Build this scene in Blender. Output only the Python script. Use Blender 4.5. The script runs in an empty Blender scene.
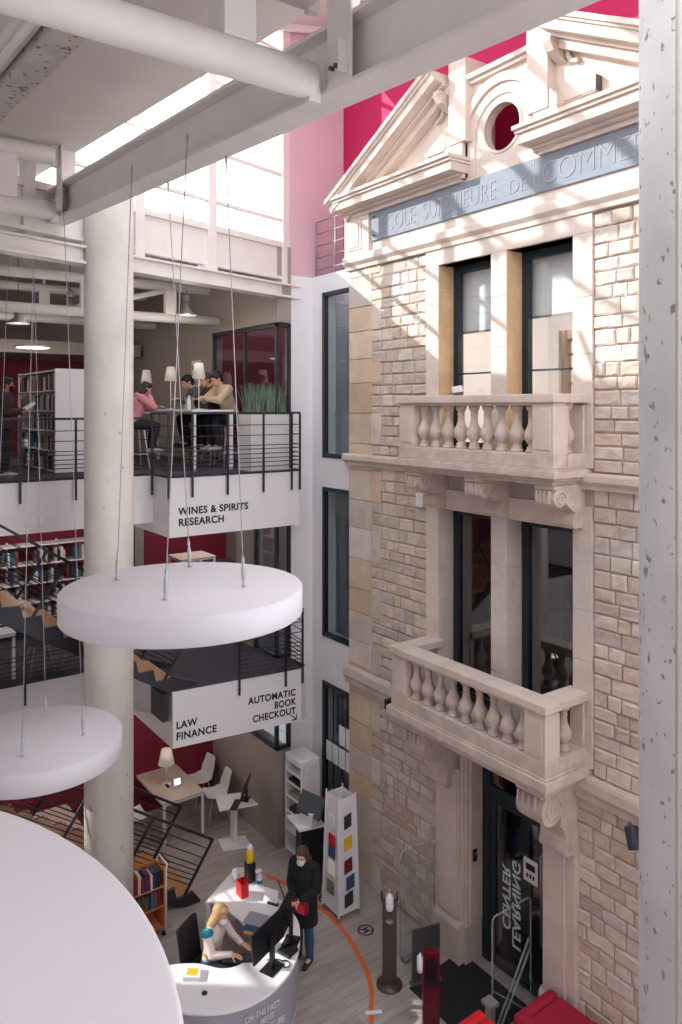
import bpy, math, random
from mathutils import Vector, Matrix
random.seed(7)
COL = bpy.context.scene.collection
PI = math.pi
# ------------------------------------------------------------------ helpers
def srgb(r, g, b):
    def f(c):
        c /= 255.0
        return c / 12.92 if c <= .04045 else ((c + .055) / 1.055) ** 2.4
    return (f(r), f(g), f(b), 1)

class MB:
    def __init__(s):
        s.v = []; s.f = []; s.c = []; s.sm = []
    def add(s, vs, fs, col=None, smooth=False):
        o = len(s.v); s.v += [tuple(p) for p in vs]
        for f in fs:
            s.f.append(tuple(i + o for i in f)); s.c.append(col); s.sm.append(smooth)
        return s
    def box(s, x0, x1, y0, y1, z0, z1, col=None):
        if x0 > x1: x0, x1 = x1, x0
        if y0 > y1: y0, y1 = y1, y0
        if z0 > z1: z0, z1 = z1, z0
        vs = [(x0,y0,z0),(x1,y0,z0),(x1,y1,z0),(x0,y1,z0),(x0,y0,z1),(x1,y0,z1),(x1,y1,z1),(x0,y1,z1)]
        return s.add(vs, [(0,3,2,1),(4,5,6,7),(0,1,5,4),(1,2,6,5),(2,3,7,6),(3,0,4,7)], col)
    def obox(s, c, u, w, h, col=None):
        # oriented box: centre and three half-axis vectors
        c, u, w, h = map(Vector, (c, u, w, h)); vs = []
        for k in (-1, 1):
            for a, b in ((-1,-1),(1,-1),(1,1),(-1,1)):
                vs.append(c + u*a + w*b + h*k)
        fs = [(0,3,2,1),(4,5,6,7),(0,1,5,4),(1,2,6,5),(2,3,7,6),(3,0,4,7)]
        if u.cross(w).dot(h) < 0: fs = [tuple(reversed(f)) for f in fs]
        return s.add(vs, fs, col)
    def beam(s, p, q, w, h, up=(0,0,1), col=None):
        p, q = Vector(p), Vector(q); d = q - p; upv = Vector(up)
        sd = d.cross(upv)
        if sd.length < 1e-6: sd = d.cross(Vector((1,0,0)))
        sd.normalize(); u2 = sd.cross(d).normalized()
        return s.obox((p+q)/2, d/2, sd*w/2, u2*h/2, col)
    def prism(s, pts, axis, a, b, col=None):
        # polygon in the plane normal to axis, extruded from a to b
        def P(p, t):
            if axis == 'y': return (p[0], t, p[1])
            if axis == 'x': return (t, p[0], p[1])
            return (p[0], p[1], t)
        n = len(pts); vs = [P(p, a) for p in pts] + [P(p, b) for p in pts]
        area = sum(pts[i][0]*pts[(i+1)%n][1] - pts[(i+1)%n][0]*pts[i][1] for i in range(n))
        flip = (area > 0) ^ (axis == 'y') ^ (b < a)
        fs = [tuple(range(n)), tuple(range(2*n-1, n-1, -1))] + [(i, i+n, (i+1)%n+n, (i+1)%n) for i in range(n)]
        if not flip: fs = [tuple(reversed(f)) for f in fs]
        return s.add(vs, fs, col)
    def tube(s, pts, r, n=10, col=None, rs=None, closed=False):
        pts = [Vector(p) for p in pts]; m = len(pts); rings = []
        prev = None
        for i, p in enumerate(pts):
            if closed: d = pts[(i+1)%m] - pts[i-1]
            else: d = pts[min(i+1, m-1)] - pts[max(i-1, 0)]
            d.normalize()
            if prev is None:
                a = Vector((0,0,1)) if abs(d.z) < .9 else Vector((1,0,0))
                u = d.cross(a).normalized()
            else:
                u = (prev - d*prev.dot(d)).normalized()
            prev = u; w = d.cross(u); rr = rs[i] if rs else r
            rings.append([p + (u*math.cos(2*PI*k/n) + w*math.sin(2*PI*k/n))*rr for k in range(n)])
        vs = [q for g in rings for q in g]; fs = []
        L = m if closed else m-1
        for i in range(L):
            j = (i+1) % m
            for k in range(n):
                fs.append((i*n+k, i*n+(k+1)%n, j*n+(k+1)%n, j*n+k))
        s.add(vs, fs, col, True)
        if not closed:
            o = len(s.v) - len(vs)
            s.f.append(tuple(o+k for k in range(n-1,-1,-1))); s.c.append(col); s.sm.append(False)
            s.f.append(tuple(o+(m-1)*n+k for k in range(n))); s.c.append(col); s.sm.append(False)
        return s
    def lathe(s, prof, c=(0,0,0), n=24, col=None, sx=1, sy=1):
        c = Vector(c); vs = []; fs = []; m = len(prof)
        for r, z in prof:
            for k in range(n):
                a = 2*PI*k/n; vs.append(c + Vector((r*sx*math.cos(a), r*sy*math.sin(a), z)))
        for i in range(m-1):
            for k in range(n):
                fs.append((i*n+k, i*n+(k+1)%n, (i+1)*n+(k+1)%n, (i+1)*n+k))
        s.add(vs, fs, col, True)
        o = len(s.v) - len(vs)
        s.f.append(tuple(o+k for k in range(n-1,-1,-1))); s.c.append(col); s.sm.append(False)
        s.f.append(tuple(o+(m-1)*n+k for k in range(n))); s.c.append(col); s.sm.append(False)
        return s
    def ell(s, c, r, n=14, m=9, rot=None, col=None):
        c = Vector(c); r = Vector(r) if hasattr(r, '__len__') else Vector((r, r, r)); vs = []; fs = []
        R = rot or Matrix.Identity(3)
        vs.append(c + R @ Vector((0,0,-r.z)))
        for i in range(1, m):
            t = -PI/2 + PI*i/m
            for k in range(n):
                a = 2*PI*k/n
                vs.append(c + R @ Vector((r.x*math.cos(t)*math.cos(a), r.y*math.cos(t)*math.sin(a), r.z*math.sin(t))))
        vs.append(c + R @ Vector((0,0,r.z)))
        for k in range(n): fs.append((0, 1+(k+1)%n, 1+k))
        for i in range(m-2):
            for k in range(n):
                fs.append((1+i*n+k, 1+i*n+(k+1)%n, 1+(i+1)*n+(k+1)%n, 1+(i+1)*n+k))
        T = len(vs)-1
        for k in range(n): fs.append((T, 1+(m-2)*n+k, 1+(m-2)*n+(k+1)%n))
        return s.add(vs, fs, col, True)
    def cone(s, p, q, r1, r2, n=12):
        s.ell(p, r1, n, 8); s.ell(q, r2, n, 8)
        return s.tube([p, q], r1, n, rs=[r1, r2])
    def build(s, name, mat, parent=None, bevel=0, local=False, mods=None, seg=2):
        me = bpy.data.meshes.new(name)
        vs = s.v
        if parent is not None and not local:
            r = parent
            while r.parent: r = r.parent
            inv = (Matrix.Translation(r.location) @ Matrix.Rotation(r.rotation_euler.z, 4, 'Z')).inverted()
            vs = [tuple(inv @ Vector(p)) for p in vs]
        org = None
        if parent is None and not local and vs:
            xs = [p[0] for p in vs]; ys = [p[1] for p in vs]; zs = [p[2] for p in vs]
            org = Vector(((min(xs)+max(xs))/2, (min(ys)+max(ys))/2, min(zs)))
            vs = [tuple(Vector(p) - org) for p in vs]
        me.from_pydata(vs, [], s.f)
        for p, sm in zip(me.polygons, s.sm): p.use_smooth = sm
        if any(c is not None for c in s.c):
            ca = me.color_attributes.new('Col', 'FLOAT_COLOR', 'CORNER')
            for p, c in zip(me.polygons, s.c):
                for li in p.loop_indices: ca.data[li].color = c or (1,1,1,1)
        o = bpy.data.objects.new(name, me); COL.objects.link(o)
        if org is not None: o.location = org
        if parent is not None: o.parent = parent
        if mat is not None: me.materials.append(mat)
        if bevel:
            b = o.modifiers.new('bevel', 'BEVEL'); b.width = bevel; b.segments = seg; b.limit_method = 'ANGLE'; b.angle_limit = .6
        return o

def tag(o, label=None, cat=None, group=None, kind=None):
    if label: o['label'] = label
    if cat: o['category'] = cat
    if group: o['group'] = group
    if kind: o['kind'] = kind
    return o
def thing(name, label, cat, loc=(0,0,0), rz=0, group=None):
    o = bpy.data.objects.new(name, None); o.empty_display_size = .1
    COL.objects.link(o); o.location = loc; o.rotation_euler = (0,0,rz)
    return tag(o, label, cat, group)
def struct(o): o['kind'] = 'structure'; return o
def dup(root, loc=None, rz=None, label=None):
    r = root.copy(); COL.objects.link(r)
    if loc is not None: r.location = loc
    if rz is not None: r.rotation_euler = (0,0,rz)
    if label: r['label'] = label
    for ch in list(root.children):
        c = ch.copy(); COL.objects.link(c); c.parent = r
        for g in list(ch.children):
            d = g.copy(); COL.objects.link(d); d.parent = c
    return r

# ------------------------------------------------------------------ materials
def mat(name, col, rough=.6, metal=0, noise=0, nscale=8, bump=0, bscale=40, emit=None, spec=None, vcol=False, trans=0, alpha=None, ior=None, stretch=None):
    m = bpy.data.materials.new(name); m.use_nodes = True
    nt = m.node_tree; b = nt.nodes['Principled BSDF']; L = nt.links.new
    b.inputs['Base Color'].default_value = col; b.inputs['Roughness'].default_value = rough
    b.inputs['Metallic'].default_value = metal
    if spec is not None: b.inputs['Specular IOR Level'].default_value = spec
    tc = nt.nodes.new('ShaderNodeTexCoord'); vec = tc.outputs['Object']
    if stretch:
        mp = nt.nodes.new('ShaderNodeMapping'); mp.inputs['Scale'].default_value = stretch; L(vec, mp.inputs['Vector']); vec = mp.outputs[0]
    src = None
    if vcol:
        a = nt.nodes.new('ShaderNodeVertexColor'); a.layer_name = 'Col'; src = a.outputs[0]
    if noise:
        n = nt.nodes.new('ShaderNodeTexNoise'); n.inputs['Scale'].default_value = nscale; n.inputs['Detail'].default_value = 5
        L(vec, n.inputs['Vector'])
        mr = nt.nodes.new('ShaderNodeMapRange'); mr.inputs[1].default_value = .3; mr.inputs[2].default_value = .7
        mr.inputs[3].default_value = 1-noise; mr.inputs[4].default_value = 1+noise
        L(n.outputs[0], mr.inputs[0])
        mx = nt.nodes.new('ShaderNodeVectorMath'); mx.operation = 'SCALE'
        if src is not None: L(src, mx.inputs[0])
        else: mx.inputs[0].default_value = col[:3]
        L(mr.outputs[0], mx.inputs['Scale']); src = mx.outputs[0]
    if src is not None: L(src, b.inputs['Base Color'])
    if bump:
        n2 = nt.nodes.new('ShaderNodeTexNoise'); n2.inputs['Scale'].default_value = bscale; n2.inputs['Detail'].default_value = 6
        L(vec, n2.inputs['Vector'])
        bp = nt.nodes.new('ShaderNodeBump'); bp.inputs['Strength'].default_value = bump; bp.inputs['Distance'].default_value = .02
        L(n2.outputs[0], bp.inputs['Height']); L(bp.outputs[0], b.inputs['Normal'])
    if emit:
        b.inputs['Emission Color'].default_value = emit[0]; b.inputs['Emission Strength'].default_value = emit[1]
    if alpha is not None: b.inputs['Alpha'].default_value = alpha
    return m
def glass(name, tint=(.9,.95,.95,1), refl=.12, rough=.02, fres=True):
    m = bpy.data.materials.new(name); m.use_nodes = True; nt = m.node_tree; nt.nodes.clear(); L = nt.links.new
    out = nt.nodes.new('ShaderNodeOutputMaterial'); t = nt.nodes.new('ShaderNodeBsdfTransparent'); t.inputs[0].default_value = tint
    g = nt.nodes.new('ShaderNodeBsdfGlossy'); g.inputs['Roughness'].default_value = rough
    mx = nt.nodes.new('ShaderNodeMixShader'); L(t.outputs[0], mx.inputs[1]); L(g.outputs[0], mx.inputs[2]); L(mx.outputs[0], out.inputs[0])
    lw = nt.nodes.new('ShaderNodeLayerWeight'); lw.inputs[0].default_value = .5
    pw = nt.nodes.new('ShaderNodeMath'); pw.operation = 'POWER'; pw.inputs[1].default_value = 5; L(lw.outputs['Facing'], pw.inputs[0])
    ad = nt.nodes.new('ShaderNodeMath'); ad.operation = 'MULTIPLY_ADD'; ad.inputs[1].default_value = .6; ad.inputs[2].default_value = refl; L(pw.outputs[0], ad.inputs[0]); L(ad.outputs[0], mx.inputs[0])
    return m
M = {}
M['ashlar'] = mat('ashlar_limestone', srgb(209,191,179), .85, noise=.10, nscale=3, bump=.25, bscale=18)
M['ashlar_dirty'] = mat('weathered_limestone', srgb(200,182,170), .9, noise=.14, nscale=7, bump=.35, bscale=25)
M['quoin'] = mat('quoin_stone', (1,1,1,1), .85, noise=.10, nscale=4, bump=.3, bscale=20, vcol=True)
M['rubble'] = mat('rubble_stone', (1,1,1,1), .92, noise=.10, nscale=9, bump=.9, bscale=13, vcol=True)
M['mortar'] = mat('mortar', srgb(178,163,156), .95, noise=.06, nscale=20)
M['slate'] = mat('blue_grey_slate', srgb(122,125,136), .6, noise=.10, nscale=9, stretch=(1,1,2))
M['engrave'] = mat('engraved_letter_stone', srgb(142,138,144), .7)
M['magenta'] = mat('magenta_paint', srgb(186,16,84), .7, noise=.03, nscale=2)
M['magenta_dark'] = mat('crimson_paint', srgb(120,20,46), .75, noise=.03, nscale=2)
M['pink'] = mat('white_paint_pink_bounce', srgb(216,182,194), .75, noise=.03, nscale=1.5)  # bounce light from the magenta wall put into the colour
M['white'] = mat('white_paint', srgb(236,232,234), .6, noise=.015, nscale=2)
M['warmwhite'] = mat('warm_white_steel_paint', srgb(234,228,224), .55, noise=.04, nscale=3)
M['taupe'] = mat('taupe_wall_panel', srgb(158,146,138), .7, noise=.05, nscale=2)
M['ceil'] = mat('ceiling_plaster', srgb(218,210,205), .8, noise=.05, nscale=1.2)
M['panel'] = mat('translucent_diffuser_panel', srgb(226,223,229), .5)
M['concrete'] = mat('raw_concrete', srgb(190,184,176), .85, noise=.09, nscale=5, bump=.15, bscale=30, stretch=(1,1,.5))
M['black'] = mat('black_steel', srgb(34,35,42), .45)
M['blackmat'] = mat('black_fabric', srgb(26,26,30), .9)
M['darkpl'] = mat('black_plastic', srgb(24,25,28), .35)
M['frame'] = mat('dark_teal_frame', srgb(24,38,48), .4)
M['anth'] = mat('anthracite_frame', srgb(44,46,52), .45)
M['glass'] = glass('window_glass', (.80,.86,.88,1), .10)
M['glass_clear'] = glass('clear_window_glass', (.95,.97,.97,1), .07)
M['glass_roof'] = glass('roof_glass', (.93,.96,.97,1), .0)
M['acrylic'] = glass('clear_acrylic', (.95,.97,.97,1), .03)
M['glass_dark'] = glass('dark_tinted_glass', (.42,.50,.54,1), .20)
M['edge'] = mat('acrylic_edge', srgb(170,176,178), .25, alpha=.4)
M['carpet'] = mat('dark_plum_carpet', srgb(72,64,74), .95, noise=.08, nscale=30)
M['steel'] = mat('brushed_steel', srgb(150,150,155), .35, metal=.9)
M['cable'] = mat('steel_cable', srgb(186,186,190), .4, metal=.4)
M['wood'] = mat('oak_tread', srgb(186,132,84), .5, noise=.1, nscale=6, stretch=(1,6,6))
M['birch'] = mat('pale_birch_top', srgb(206,188,172), .5, noise=.05, nscale=5, stretch=(1,6,1))
M['orange_wood'] = mat('orange_plywood', srgb(196,120,76), .5, noise=.08, nscale=6)
M['orange'] = mat('orange_tape', srgb(226,106,44), .6)
M['red'] = mat('red_upholstery', srgb(206,24,38), .8, noise=.05, nscale=20)
M['crimson'] = mat('crimson_upholstery', srgb(156,10,48), .8, noise=.05, nscale=20)
M['redbag'] = mat('red_paper', srgb(206,30,34), .5)
M['totem'] = mat('burgundy_lacquer', srgb(96,18,34), .25)
M['bronze'] = mat('bronze_brown_metal', srgb(92,82,78), .4, metal=.4)
M['text'] = mat('black_lettering', srgb(28,26,32), .6)
M['textw'] = mat('white_lettering', srgb(205,222,222), .5)
M['textl'] = mat('pale_desk_lettering', srgb(206,204,212), .5)
M['deskgrey'] = mat('lilac_grey_laminate', srgb(164,161,172), .5)
M['lampshade'] = mat('lamp_shade', srgb(222,212,200), .8, emit=((1,.9,.78,1), .12))
M['bulb'] = mat('lit_diffuser', srgb(250,236,210), .5, emit=((1,.88,.68,1), 3))
M['screen'] = mat('dark_screen', srgb(30,32,36), .15)
M['screen_lit'] = mat('lit_screen', srgb(200,215,235), .3, emit=((.7,.82,1,1), 1.2))
M['galv'] = mat('galvanised_lamp_metal', srgb(150,148,146), .45, metal=.3)
M['planterw'] = mat('white_planter', srgb(226,222,220), .5)
M['blade'] = mat('grass_blade', srgb(116,138,118), .6, noise=.2, nscale=3)
M['soil'] = mat('planter_soil', srgb(90,74,60), .95, noise=.2, nscale=20)
M['skin'] = mat('skin', srgb(222,170,146), .55)
M['skin2'] = mat('tanned_skin', srgb(176,122,98), .55)
M['pinkhood'] = mat('pink_hoodie', srgb(214,140,152), .9, bump=.2, bscale=20)
M['coat'] = mat('black_coat', srgb(24,23,27), .92, bump=.3, bscale=20)
M['jeans'] = mat('blue_jeans', srgb(52,82,122), .9, noise=.12, nscale=9)
M['darkjeans'] = mat('dark_trousers', srgb(40,42,54), .9)
M['beige'] = mat('beige_sweater', srgb(196,172,148), .9, bump=.3, bscale=30)
M['greytop'] = mat('grey_jumper', srgb(92,94,104), .9)
M['brownjac'] = mat('dark_brown_jacket', srgb(56,44,44), .9)
M['whitetop'] = mat('white_knit_top', srgb(226,208,204), .9, bump=.2, bscale=40)
M['teal'] = mat('teal_knit', srgb(28,128,148), .9)
M['mustard'] = mat('mustard_knit', srgb(196,152,66), .9)
M['redtop'] = mat('dark_red_top', srgb(120,20,36), .9)
M['blond'] = mat('blond_hair', srgb(190,150,104), .6, noise=.2, nscale=20, stretch=(3,3,.5))
M['brown'] = mat('brown_hair', srgb(78,50,38), .6, noise=.2, nscale=20, stretch=(3,3,.5))
M['darkhair'] = mat('dark_hair', srgb(38,28,28), .6)
M['mask'] = mat('surgical_mask', srgb(190,214,226), .8)
M['maskw'] = mat('white_mask', srgb(234,230,232), .8)
M['shoe'] = mat('dark_shoe', srgb(30,30,34), .6)
M['shoew'] = mat('grey_shoe', srgb(190,186,186), .6)
M['yellow'] = mat('yellow_gel', srgb(236,190,40), .3)
M['clear'] = mat('pale_translucent_plastic', srgb(220,226,232), .25)
M['paper'] = mat('white_paper', srgb(232,230,232), .7)
def shade(c, k): return (c[0]*k, c[1]*k, c[2]*k, 1)

# wood-plank floor
def floor_mat():
    m = bpy.data.materials.new('grey_oak_planks'); m.use_nodes = True; nt = m.node_tree; L = nt.links.new
    b = nt.nodes['Principled BSDF']; b.inputs['Roughness'].default_value = .45
    tc = nt.nodes.new('ShaderNodeTexCoord'); mp = nt.nodes.new('ShaderNodeMapping'); mp.inputs['Rotation'].default_value = (0,0,PI/2)
    L(tc.outputs['Object'], mp.inputs[0])
    br = nt.nodes.new('ShaderNodeTexBrick'); br.inputs['Scale'].default_value = 1; br.inputs['Brick Width'].default_value = 1.2; br.inputs['Row Height'].default_value = .15
    br.inputs['Mortar Size'].default_value = .003; br.offset = .37
    br.inputs['Color1'].default_value = srgb(182,170,164); br.inputs['Color2'].default_value = srgb(166,154,149); br.inputs['Mortar'].default_value = srgb(136,126,121)
    L(mp.outputs[0], br.inputs['Vector'])
    mp2 = nt.nodes.new('ShaderNodeMapping'); mp2.inputs['Scale'].default_value = (1.2,9,1); L(mp.outputs[0], mp2.inputs[0])
    n = nt.nodes.new('ShaderNodeTexNoise'); n.inputs['Scale'].default_value = 2.2; n.inputs['Detail'].default_value = 6; n.inputs['Roughness'].default_value = .65; L(mp2.outputs[0], n.inputs['Vector'])
    mr = nt.nodes.new('ShaderNodeMapRange'); mr.inputs[1].default_value = .25; mr.inputs[2].default_value = .75; mr.inputs[3].default_value = .78; mr.inputs[4].default_value = 1.2; L(n.outputs[0], mr.inputs[0])
    sc = nt.nodes.new('ShaderNodeVectorMath'); sc.operation = 'SCALE'; L(br.outputs[0], sc.inputs[0]); L(mr.outputs[0], sc.inputs['Scale']); L(sc.outputs[0], b.inputs['Base Color'])
    return m
M['floor'] = floor_mat()
# weathered concrete with pits and stains (near column) and flaking steel
def pitted(name, base, dark, thr=.64, scale=14, zs=.55):
    m = bpy.data.materials.new(name); m.use_nodes = True; nt = m.node_tree; L = nt.links.new
    b = nt.nodes['Principled BSDF']; b.inputs['Roughness'].default_value = .85
    tc = nt.nodes.new('ShaderNodeTexCoord'); mp = nt.nodes.new('ShaderNodeMapping'); mp.inputs['Scale'].default_value = (1,1,zs); L(tc.outputs['Object'], mp.inputs[0])
    n = nt.nodes.new('ShaderNodeTexNoise'); n.inputs['Scale'].default_value = scale; n.inputs['Detail'].default_value = 3; L(mp.outputs[0], n.inputs['Vector'])
    r = nt.nodes.new('ShaderNodeMapRange'); r.inputs[1].default_value = thr; r.inputs[2].default_value = thr+.05; L(n.outputs[0], r.inputs[0])
    n2 = nt.nodes.new('ShaderNodeTexNoise'); n2.inputs['Scale'].default_value = 2.5; n2.inputs['Detail'].default_value = 6; L(mp.outputs[0], n2.inputs['Vector'])
    r2 = nt.nodes.new('ShaderNodeMapRange'); r2.inputs[1].default_value = .3; r2.inputs[2].default_value = .7; r2.inputs[3].default_value = .86; r2.inputs[4].default_value = 1.1; L(n2.outputs[0], r2.inputs[0])
    sc = nt.nodes.new('ShaderNodeVectorMath'); sc.operation = 'SCALE'; sc.inputs[0].default_value = base[:3]; L(r2.outputs[0], sc.inputs['Scale'])
    mx = nt.nodes.new('ShaderNodeMix'); mx.data_type = 'RGBA'; L(r.outputs[0], mx.inputs[0]); L(sc.outputs[0], mx.inputs[6]); mx.inputs[7].default_value = dark
    L(mx.outputs[2], b.inputs['Base Color'])
    bp = nt.nodes.new('ShaderNodeBump'); bp.inputs['Strength'].default_value = .4; bp.inputs['Distance'].default_value = .01; bp.invert = True; L(r.outputs[0], bp.inputs['Height']); L(bp.outputs[0], b.inputs['Normal'])
    return m
M['pit'] = pitted('pitted_concrete', srgb(222,221,219), srgb(150,146,142), .635, 20, .7)
M['pit2'] = pitted('pitted_column_concrete', srgb(220,213,205), srgb(160,150,140), .70, 9)
M['flake'] = pitted('stained_flaking_paint', srgb(198,190,184), srgb(120,112,106), .60, 15, 1)

def text_obj(body, size, mt, parent, origin, right, up, align='LEFT', extrude=.002, offset=0, spacing=1.0, name='lettering', width=None, mirror=False):
    cu = bpy.data.curves.new(name, 'FONT'); cu.body = body; cu.size = size; cu.extrude = extrude; cu.offset = offset
    cu.align_x = align; cu.space_character = spacing; cu.space_line = 1.0
    tmp = bpy.data.objects.new('tmp', cu); COL.objects.link(tmp)
    bpy.context.view_layer.update()
    dg = bpy.context.evaluated_depsgraph_get()
    me = bpy.data.meshes.new_from_object(tmp.evaluated_get(dg)); bpy.data.objects.remove(tmp)
    r = Vector(right).normalized(); u = Vector(up).normalized(); n = r.cross(u)
    if width:
        xs = [v.co.x for v in me.vertices]; k = width/(max(xs)-min(xs))
        for v in me.vertices: v.co.x *= k
    vs = [Vector(origin) + r*v.co.x + u*v.co.y + n*v.co.z for v in me.vertices]
    mb = MB(); mb.add(vs, [tuple(p.vertices) for p in me.polygons])
    bpy.data.meshes.remove(me)
    return mb.build(name, mt, parent)
WORLD=2.8; SUN=5.5; SUNDIR=(.8,1,-.68); EXPO=0.12
# ------------------------------------------------------------------ camera, light
cam = bpy.data.cameras.new('camera'); co = bpy.data.objects.new('camera', cam); COL.objects.link(co)
cam.sensor_fit = 'VERTICAL'; cam.sensor_height = 36; cam.lens = 760/1024*36; cam.shift_y = -104/1024; cam.clip_start = .05; cam.clip_end = 300
co.location = (10.0488, -7.4023, 7.53); co.rotation_euler = (PI/2, 0, math.atan2(.8121, .5835))
bpy.context.scene.camera = co
w = bpy.data.worlds.new('sky'); bpy.context.scene.world = w; w.use_nodes = True
bg = w.node_tree.nodes['Background']; bg.inputs[0].default_value = (.93,.95,1,1); bg.inputs[1].default_value = WORLD
sun = bpy.data.lights.new('sun', 'SUN'); so = bpy.data.objects.new('sun', sun); COL.objects.link(so)
sun.energy = SUN; sun.angle = .012; sun.color = (1,.965,.91)
so.rotation_euler = Vector(SUNDIR).to_track_quat('-Z', 'Y').to_euler()
vs_ = bpy.context.scene.view_settings
vs_.view_transform = 'Standard'; vs_.look = 'None'; vs_.gamma = 1; vs_.use_curve_mapping = False; vs_.exposure = EXPO

def lamp(p, e, r=.12, c=(1,.92,.82)):
    l = bpy.data.lights.new('lamp_light', 'POINT'); l.energy = e; l.shadow_soft_size = r; l.color = c
    o = bpy.data.objects.new('lamp_light', l); COL.objects.link(o); o.location = p
# ------------------------------------------------------------------ setting: floors, walls, ceilings
struct(MB().box(-12,12.8,-12,5.2,-.2,0).build('floor', M['floor']))
# facade wall body with openings
W1 = (2.16,3.16); W2 = (3.42,4.44); DO = (2.62,4.04)
ft = .45
f = MB()
def fb(x0,x1,z0,z1): f.box(x0,x1,0,ft,z0,z1)
fb(0,2.16,0,10.0); fb(4.44,6.64,0,10.0)
fb(2.16,DO[0],0,3.42); fb(DO[1],4.44,0,3.42); fb(DO[0],DO[1],2.95,3.42)
fb(3.16,3.42,3.42,6.12); fb(2.16,4.44,6.12,6.95); fb(3.16,3.42,6.95,9.54); fb(2.16,4.44,9.54,10.0)
struct(f.build('wall_facade', M['mortar']))
# rubble stones
ex = [(1.9,4.7,6.85,10.0),(1.9,4.7,3.4,6.42),(2.16,4.44,0,3.42),(0,7,3.05,3.34),(0,7,6.62,6.79)]
rub = MB(); R_ = random.Random(3)
tones = [srgb(206,187,172), srgb(198,178,164), srgb(212,195,182), srgb(203,180,162), srgb(194,176,166), srgb(212,197,184), srgb(203,187,176)]
z = .02; row = 0
while z < 9.74:
    h = R_.uniform(.145, .195)
    if z + h > 9.74: h = 9.74 - z
    if abs(z+h-3.05) < .09 or (z < 3.05 < z+h): h = 3.05 - z
    if 3.05 <= z < 3.34: z = 3.345; continue
    if abs(z+h-6.62) < .09 or (z < 6.62 < z+h): h = 6.62 - z
    if 6.62 <= z < 6.79: z = 6.795; continue
    iv = [(.6, 6.04)]
    for (a,b,c,d) in ex:
        if z + h > c+.01 and z < d-.01 and not (a == 0):
            nv = []
            for (p,q) in iv:
                if b <= p or a >= q: nv.append((p,q)); continue
                if a > p: nv.append((p,a))
                if b < q: nv.append((b,q))
            iv = nv
    for (p,q) in iv:
        x = p
        while x < q - .02:
            wd = R_.uniform(.15,.38)
            if q - (x+wd) < .14: wd = q - x
            g = .007; pr = R_.uniform(.016,.038); bx = R_.uniform(.012,.022)
            j = lambda a=.006: R_.uniform(-a,a)
            x0,x1,z0,z1 = x+g+j(.003),x+wd-g+j(.003),z+g,z+h-g
            c = tones[R_.randrange(len(tones))]; c = shade(c, R_.uniform(.9,1.08))
            # irregular rock face: inner ring plus a few raised points
            mx_, mz_ = (x0+x1)/2 + (x1-x0)*R_.uniform(-.2,.2), (z0+z1)/2 + (z1-z0)*R_.uniform(-.2,.2)
            us = [0,.0,bx/(x1-x0),.32+j(.08),.66+j(.08),1-bx/(x1-x0),1,1]; ws = [0,0,bx/(z1-z0),.5+j(.14),1-bx/(z1-z0),1,1]
            vs = []; fs = []
            for b_ in range(7):
                for a_ in range(8):
                    e = min(a_, 7-a_, b_, 6-b_); yy = 0 if e == 0 else (-pr*.45+j(.004) if e == 1 else -pr+j(.007))
                    jx = j(.004) if e > 0 else 0; jz = j(.004) if e > 0 else 0
                    vs.append((x0+(x1-x0)*us[a_]+jx, min(yy,-.001) if e else 0, z0+(z1-z0)*ws[b_]+jz))
            for b_ in range(6):
                for a_ in range(7): i_ = b_*8+a_; fs.append((i_,i_+1,i_+9,i_+8))
            rub.add(vs, fs, c)
            x += wd
    z += h; row += 1
struct(rub.build('wall_rubble_stones', M['rubble']))
# quoins at both ends
q = MB(); z = 0; k = 0
qt = [srgb(212,196,182), srgb(208,182,156), srgb(216,202,192), srgb(206,177,150), srgb(206,190,178), srgb(210,188,164)]
zz = [0]
while zz[-1] < 9.7: zz.append(zz[-1] + R_.uniform(.38,.5))
zz[-1] = 9.76
for k in range(len(zz)-1):
    wd = .62 if k % 2 else .84
    for sgn in (0, 1):
        xa, xb = (.02, wd) if not sgn else (6.64-wd, 6.66)
        if k % 2 == 0:
            a_, b_ = ((xa,.6),(.606,xb)) if not sgn else ((xa,6.034),(6.04,xb))
            for (s0,s1) in (a_,b_): q.box(s0,s1,-.035,.3,zz[k]+.004,zz[k+1]-.004, shade(qt[R_.randrange(6)], R_.uniform(.9,1.05)))
        else: q.box(xa,xb,-.035,.3,zz[k]+.004,zz[k+1]-.004, shade(qt[R_.randrange(6)], R_.uniform(.9,1.05)))
struct(q.build('trim_quoins', M['quoin'], bevel=.006))
# string courses
def course(z0, z1, p, name, xa=-.03, xb=6.70):
    h = z1-z0; o = MB()
    prof = [(.2,z0),(-p*.55,z0),(-p*.6,z0+h*.25),(-p*.85,z0+h*.4),(-p,z0+h*.5),(-p,z0+h*.85),(-p*.9,z1),(.2,z1)]
    o.prism(prof, 'x', xa, xb); return struct(o.build(name, M['ashlar'], bevel=.006))
course(3.05, 3.34, .13, 'trim_1'); course(6.60, 6.79, .15, 'trim_2'); course(9.76, 9.98, .14, 'trim_3')
# frieze above: plaque zone
o = MB().box(0,6.64,-.04,.45,9.97,10.62); struct(o.build('trim_4', M['ashlar']))
for s in (0,1):
    x0 = -.02 if not s else 6.02
    o = MB().box(x0,x0+.64,-.1,.3,9.97,10.6)
    o.box(x0+.1,x0+.46,-.115,-.09,10.06,10.54); o.box(x0+.15,x0+.41,-.13,-.1,10.1,10.5)
    struct(o.build('trim_%d' % (5+s), M['ashlar'], bevel=.006))
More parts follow.
